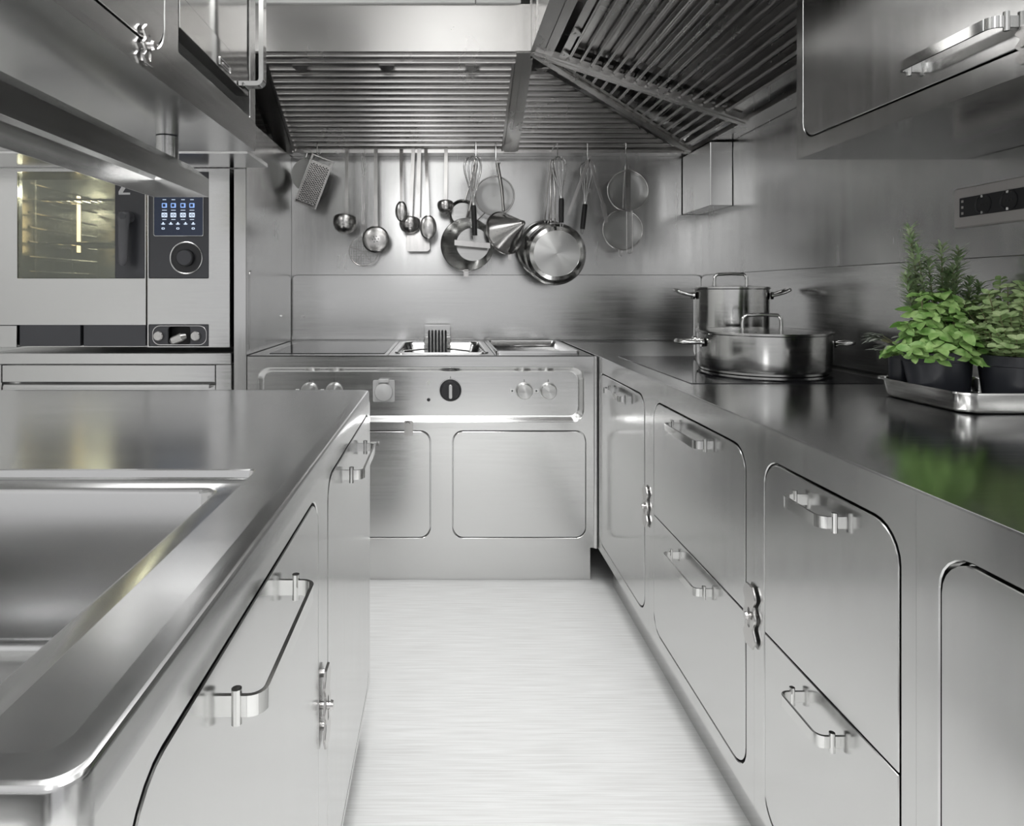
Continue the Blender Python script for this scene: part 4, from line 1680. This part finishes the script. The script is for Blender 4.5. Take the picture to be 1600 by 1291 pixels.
# tongs
t = thing('tongs', 'long steel tongs hanging open in an inverted V near the sieves', 'tongs', U(921, 248, 3.07), GU)
ap = U(921, 247, 3.07)
for (ex, ey) in ((888, 336), (942, 318)):
    e = U(ex, ey, 3.07)
    b = MB()
    strip_handle(b, ap, e, .0075, .0025, False, .006)
    if ex > 930:
        strip_handle(b, e, U(948, 348, 3.07), .012, .0025, False, .007)
    b.build('arm', 'tool', t)
b = MB().cyl((ap.x, 3.062, ap.z), (ap.x, 3.078, ap.z), .009, 16)
b.build('pivot', 'tool', t)
for (px, tpy, bpy_, y, lab) in ((744, 222, 246, 3.0, 'hook holding the whisk and open conical pan'), (775, 224, 254, 3.1, 'hook holding the conical strainer'),
                                (871, 224, 248, 3.0, 'hook holding the frying pans and a whisk'), (918, 224, 250, 3.09, 'hook holding the tongs'),
                                (978, 224, 262, 3.09, 'hook holding the sieves at the right end')):
    hook_on(px, tpy, bpy_, y, lab)

# ------------------------------------------------------------------ pots on the worktop


def pot(name, label, cx, cy, rad, h, hr, lidr=.115, ang=0.0, flat=False):
    z0 = ZT + .0035
    t = thing(name, label, 'pot', (cx, cy, z0))
    b = MB().lathe([(.0005, 0), (rad * .93, 0), (rad * .93, .006), (rad * .985, .010), (rad, .022), (rad, h - .003), (rad + .004, h), (rad + .004, h + .002), (rad - .002, h + .002), (rad - .002, .02), (.0005, .012)], (cx, cy, z0), n=72)
    b.build('body', 'pan', t, ang=30)
    for s in (-1, 1):
        b = MB()
        ca, sa = math.cos(ang), math.sin(ang)

        def W(o, l, z):
            return (cx + s * (ca * o) - sa * l, cy + s * (sa * o) + ca * l, z0 + z)
        wl = .045
        pts = [W(rad - .001, -wl, hr)]
        tilt = .0 if flat else .022
        for (o, l, k) in ((.020, -wl, .2), (.045, -wl * .98, .6), (.062, -wl * .7, .95), (.068, 0, 1.0), (.062, wl * .7, .95), (.045, wl * .98, .6), (.020, wl, .2)):
            pts.append(W(rad + o, l, hr + tilt * k))
        pts.append(W(rad - .001, wl, hr))
        b.tube(pts, .0062, 10)
        for l in (-wl, wl):
            b.tube([W(rad - .003, l, hr), W(rad + .004, l, hr)], .014, 16)
        b.build('handle', 'chrome', t, ang=50)
    b = MB().lathe([(rad + .003, h + .003), (rad + .003, h + .006), (rad * .9, h + .008), (rad * .86, h + .006), (rad * .5, h + .012), (.0005, h + .016)], (cx, cy, z0), n=72)
    b.lathe([(rad - .003, h + .003), (rad - .003, h - .004), (rad - .005, h - .004), (rad - .005, h + .003)], (cx, cy, z0), n=72)
    lid = b.build('lid', 'pan', t, ang=30)
    b = MB()
    hw = .058
    zz = z0 + h + .010
    ta = R(-8)
    pts = [(-hw, .004), (-hw, .020), (-hw * .97, .036), (-hw * .8, .044), (0, .046), (hw * .8, .044), (hw * .97, .036), (hw, .020), (hw, .004)]
    b.tube([(cx + u * math.cos(ta), cy + u * math.sin(ta), zz + v) for u, v in pts], .006, 10)
    for u in (-hw, hw):
        b.tube([(cx + u * math.cos(ta), cy + u * math.sin(ta), zz - .002), (cx + u * math.cos(ta), cy + u * math.sin(ta), zz + .004)], .010, 16)
    b.build('lid_handle', 'chrome', lid, ang=50)
    return t


pot('casserole_pot', 'wide low steel casserole pot with lid, in front of the tall stockpot', 1.012, 2.03, .196, .118, .088, ang=R(-6), flat=True)
pot('stockpot', 'tall narrow steel stockpot with lid behind the low casserole pot', 1.085, 2.415, .133, .258, .232, ang=R(-16))

# ------------------------------------------------------------------ tray and herbs
tx0, tx1, ty0, ty1 = 1.058, 1.300, 1.30, 1.565
b = MB()
zt = ZT + .0006
rings = []
for (ins, z, r) in ((.016, zt, .03), (.010, zt + .002, .03), (.006, zt + .008, .03), (.002, zt + .040, .03), (0, zt + .042, .03), (-.007, zt + .043, .034), (-.008, zt + .041, .034),
                    (-.007, zt + .0445, .034), (.001, zt + .0435, .03), (.0035, zt + .040, .03), (.0075, zt + .009, .03), (.012, zt + .003, .03), (.017, zt + .0015, .03)):
    rings.append([(u, v, z) for u, v in rr(tx0 + ins, tx1 - ins, ty0 + ins, ty1 - ins, r, 8)])
b.loft(rings, True, True)
tag(b.build('baking_tray', 'pan', ang=35), 'shallow rectangular steel tray holding the potted herbs', 'tray')


def leaf(b, p, d, n, ln, wd, bend=.25, fold=.25):
    """pointed oval leaf from p along d with surface normal n"""
    d = d.normalized()
    if p.x + d.x * ln > 1.303:
        return
    s = d.cross(n)
    if s.length < 1e-4:
        s = d.orthogonal()
    s.normalize()
    n = s.cross(d).normalized()
    prev = None
    prof = ((0, .06), (.18, .62), (.42, 1.0), (.68, .80), (.88, .40), (1.0, .03))
    for (h, wv) in prof:
        c = p + d * (ln * h) - n * (ln * bend * h * h)
        l = c + s * (wd * wv) + n * (wd * wv * fold)
        r = c - s * (wd * wv) + n * (wd * wv * fold)
        cur = [b.bm.verts.new(v) for v in (l, c, r)]
        if prev:
            b.bm.faces.new((prev[0], prev[1], cur[1], cur[0]))
            b.bm.faces.new((prev[1], prev[2], cur[2], cur[1]))
        prev = cur


def herb_pot(name, label, cx, cy, r0, r1, h, tilt=0.0):
    z0 = ZT + .0035
    t = thing(name, label, 'potted herb', (cx, cy, z0), 'potted herbs in the tray')
    Mx = Matrix.Rotation(tilt, 3, 'Y')
    b = MB().lathe([(.0005, 0), (r0, 0), (r0 + (r1 - r0) * .8, h * .8), (r1, h * .81), (r1 + .002, h), (r1 - .001, h + .001), (r1 - .003, h * .82), (r0, .004), (.0005, .004)], (cx, cy, z0 + abs(math.sin(tilt)) * r0), n=48, M3=Mx)
    b.build('pot', 'pot', t, ang=30)
    MB().lathe([(r1 - .003, h * .86), (.0005, h * .90)], (cx, cy, z0 + abs(math.sin(tilt)) * r0), n=24, M3=Mx).build('soil', 'soil', t)
    return t, z0 + h * .88


rnd = random.Random(3)


def U3(a, e):
    return Vector((math.cos(a) * math.cos(e), math.sin(a) * math.cos(e), math.sin(e)))


# mint, front left
cx, cy = 1.121, 1.443
t, zs = herb_pot('potted_mint', 'bright green broad leaved herb in black pot at the front left of the tray', cx, cy, .053, .067, .112, R(-5))
b, sb = MB(), MB()
for i in range(120):
    a = rnd.uniform(0, 2 * PI)
    if rnd.random() < .35:
        a = rnd.uniform(PI * .75, PI * 1.6)
    rad = rnd.uniform(.01, .055)
    base = Vector((cx + rad * .6 * math.cos(a), cy + rad * .6 * math.sin(a), zs))
    lean = rnd.uniform(.1, 1.15)
    hgt = rnd.uniform(.02, .15) * (1.1 - .62 * lean) - .02 * max(0, lean - .8) * 4
    tp = base + Vector((math.cos(a) * .06 * lean, math.sin(a) * .06 * lean, hgt))
    mid = base.lerp(tp, .5) + Vector((0, 0, .012))
    sb.tube([tuple(base), tuple(mid), tuple(tp)], .0012, 5)
    for lv, pos in enumerate((base.lerp(mid, .9), tp)):
        k0 = rnd.uniform(0, PI)
        for k in range(2 if lv == 0 else 4):
            aa = k0 + k * (PI if lv == 0 else PI / 2)
            el = rnd.uniform(-.15, .55)
            d = U3(aa, el) + Vector((math.cos(a), math.sin(a), 0)) * .3 * lean
            ln = rnd.uniform(.020, .038) * (1 if lv else 1.1)
            nn = Vector((rnd.uniform(-.8, .8), rnd.uniform(-.9, .4), 0)) + Vector((math.cos(a), math.sin(a), 0)) * .9 * min(lean, 1) + Vector((0, 0, .75))
            nn.normalize()
            d = d - nn * d.dot(nn) * .8
            leaf(b, pos, d, nn, ln, ln * .34, rnd.uniform(.05, .35), .18)
b.build('foliage', 'mint', t, ang=60, recalc=False)
sb.build('stems', 'stem', t)

# sage, a little grey plant at the far left of the tray, tucked behind the mint
cx, cy = 1.098, 1.538
t, zs = herb_pot('potted_sage', 'grey leaved herb at the left rear of the tray, mostly behind the broad leaved one', cx, cy, .020, .024, .11)
b, sb = MB(), MB()
for i in range(16):
    a = rnd.uniform(PI * .8, PI * 1.5) if i < 10 else rnd.uniform(0, 2 * PI)
    base = Vector((cx, cy, zs))
    tp = base + Vector((math.cos(a) * .04, math.sin(a) * .04, rnd.uniform(.005, .05)))
    sb.tube([tuple(base), tuple(base.lerp(tp, .5) + Vector((0, 0, .01))), tuple(tp)], .0012, 5)
    for k in range(4):
        d = U3(a + rnd.uniform(-1.2, 1.2), rnd.uniform(-.2, .5))
        leaf(b, tp, d, Vector((0, 0, 1)), rnd.uniform(.03, .045), .0065, .2, .3)
b.build('foliage', 'sage', t, ang=60, recalc=False)
sb.build('stems', 'stem', t)

# rosemary, behind
cx, cy = 1.192, 1.517
t, zs = herb_pot('potted_rosemary', 'tall needle leaved rosemary in pot at the back of the tray', cx, cy, .030, .038, .11)
b, sb = MB(), MB()
stems = [(-.060, .0, .402, -.026), (-.062, .01, .31, -.02), (-.008, .0, .362, -.002), (.022, .005, .352, .012), (.000, .01, .29, .01), (.045, .0, .285, .012), (-.05, .0, .27, -.02), (.03, -.01, .26, .02), (-.03, -.01, .33, -.02),
         (.06, .0, .27, .02), (-.045, -.01, .35, -.03), (.01, -.01, .31, .0), (-.075, .0, .29, -.02), (.02, .01, .30, -.01)]
for (dx, dy, hh, ln) in stems:
    base = Vector((cx + dx * .55, cy + dy, zs))
    tp = Vector((cx + dx + ln, cy + dy, ZT + hh))
    K = int((tp.z - base.z) / .0042)
    sb.tube([tuple(base), tuple(base.lerp(tp, .5) + Vector((dx * .1, 0, 0))), tuple(tp)], .0014, 5)
    for k in range(K):
        h = .12 + .88 * k / K
        pos = base.lerp(tp, h) + Vector((dx * .4 * h * (1 - h), 0, 0))
        nl = 4
        for j in range(nl):
            a = k * 1.1 + j * 2 * PI / nl + rnd.uniform(-.3, .3)
            el = rnd.uniform(.15, .75) + .35 * max(0, h - .8) * 4
            d = U3(a, min(el, 1.4))
            l_ = rnd.uniform(.024, .036) * (1 - .35 * max(0, h - .85) * 4)
            leaf(b, pos, d, Vector((0, 0, 1)), l_, .0027, .15, .15)
b.build('foliage', 'rosemary', t, ang=60, recalc=False)
sb.build('stems', 'stem', t)

# oregano, front right
cx, cy = 1.224, 1.368
t, zs = herb_pot('potted_oregano', 'small leaved bushy herb in black pot at the right of the tray', cx, cy, .053, .066, .112)
b, sb = MB(), MB()
for i in range(90):
    a = rnd.uniform(0, 2 * PI)
    lean = rnd.uniform(0, 1)
    hh = rnd.uniform(.05, .20) * (1.05 - .55 * lean)
    base = Vector((cx + .03 * math.cos(a), cy + .03 * math.sin(a), zs))
    tp = base + Vector((math.cos(a) * .075 * lean, math.sin(a) * .075 * lean, hh))
    sb.tube([tuple(base), tuple(base.lerp(tp, .5) + Vector((0, 0, .01))), tuple(tp)], .0011, 5)
    K = int(hh / .0125) + 2
    for k in range(K):
        h = .15 + .85 * k / (K - 1)
        pos = base.lerp(tp, h)
        k0 = (k % 2) * PI / 2 + i
        for j in range(2 if k < K - 1 else 4):
            aa = k0 + j * (PI if k < K - 1 else PI / 2)
            leaf(b, pos, U3(aa, rnd.uniform(.1, .8)), Vector((math.cos(a) * .6, math.sin(a) * .6, .8)), rnd.uniform(.015, .022), rnd.uniform(.0058, .0088), .2, .2)
b.build('foliage', 'oregano', t, ang=60, recalc=False)
sb.build('stems', 'stem', t)
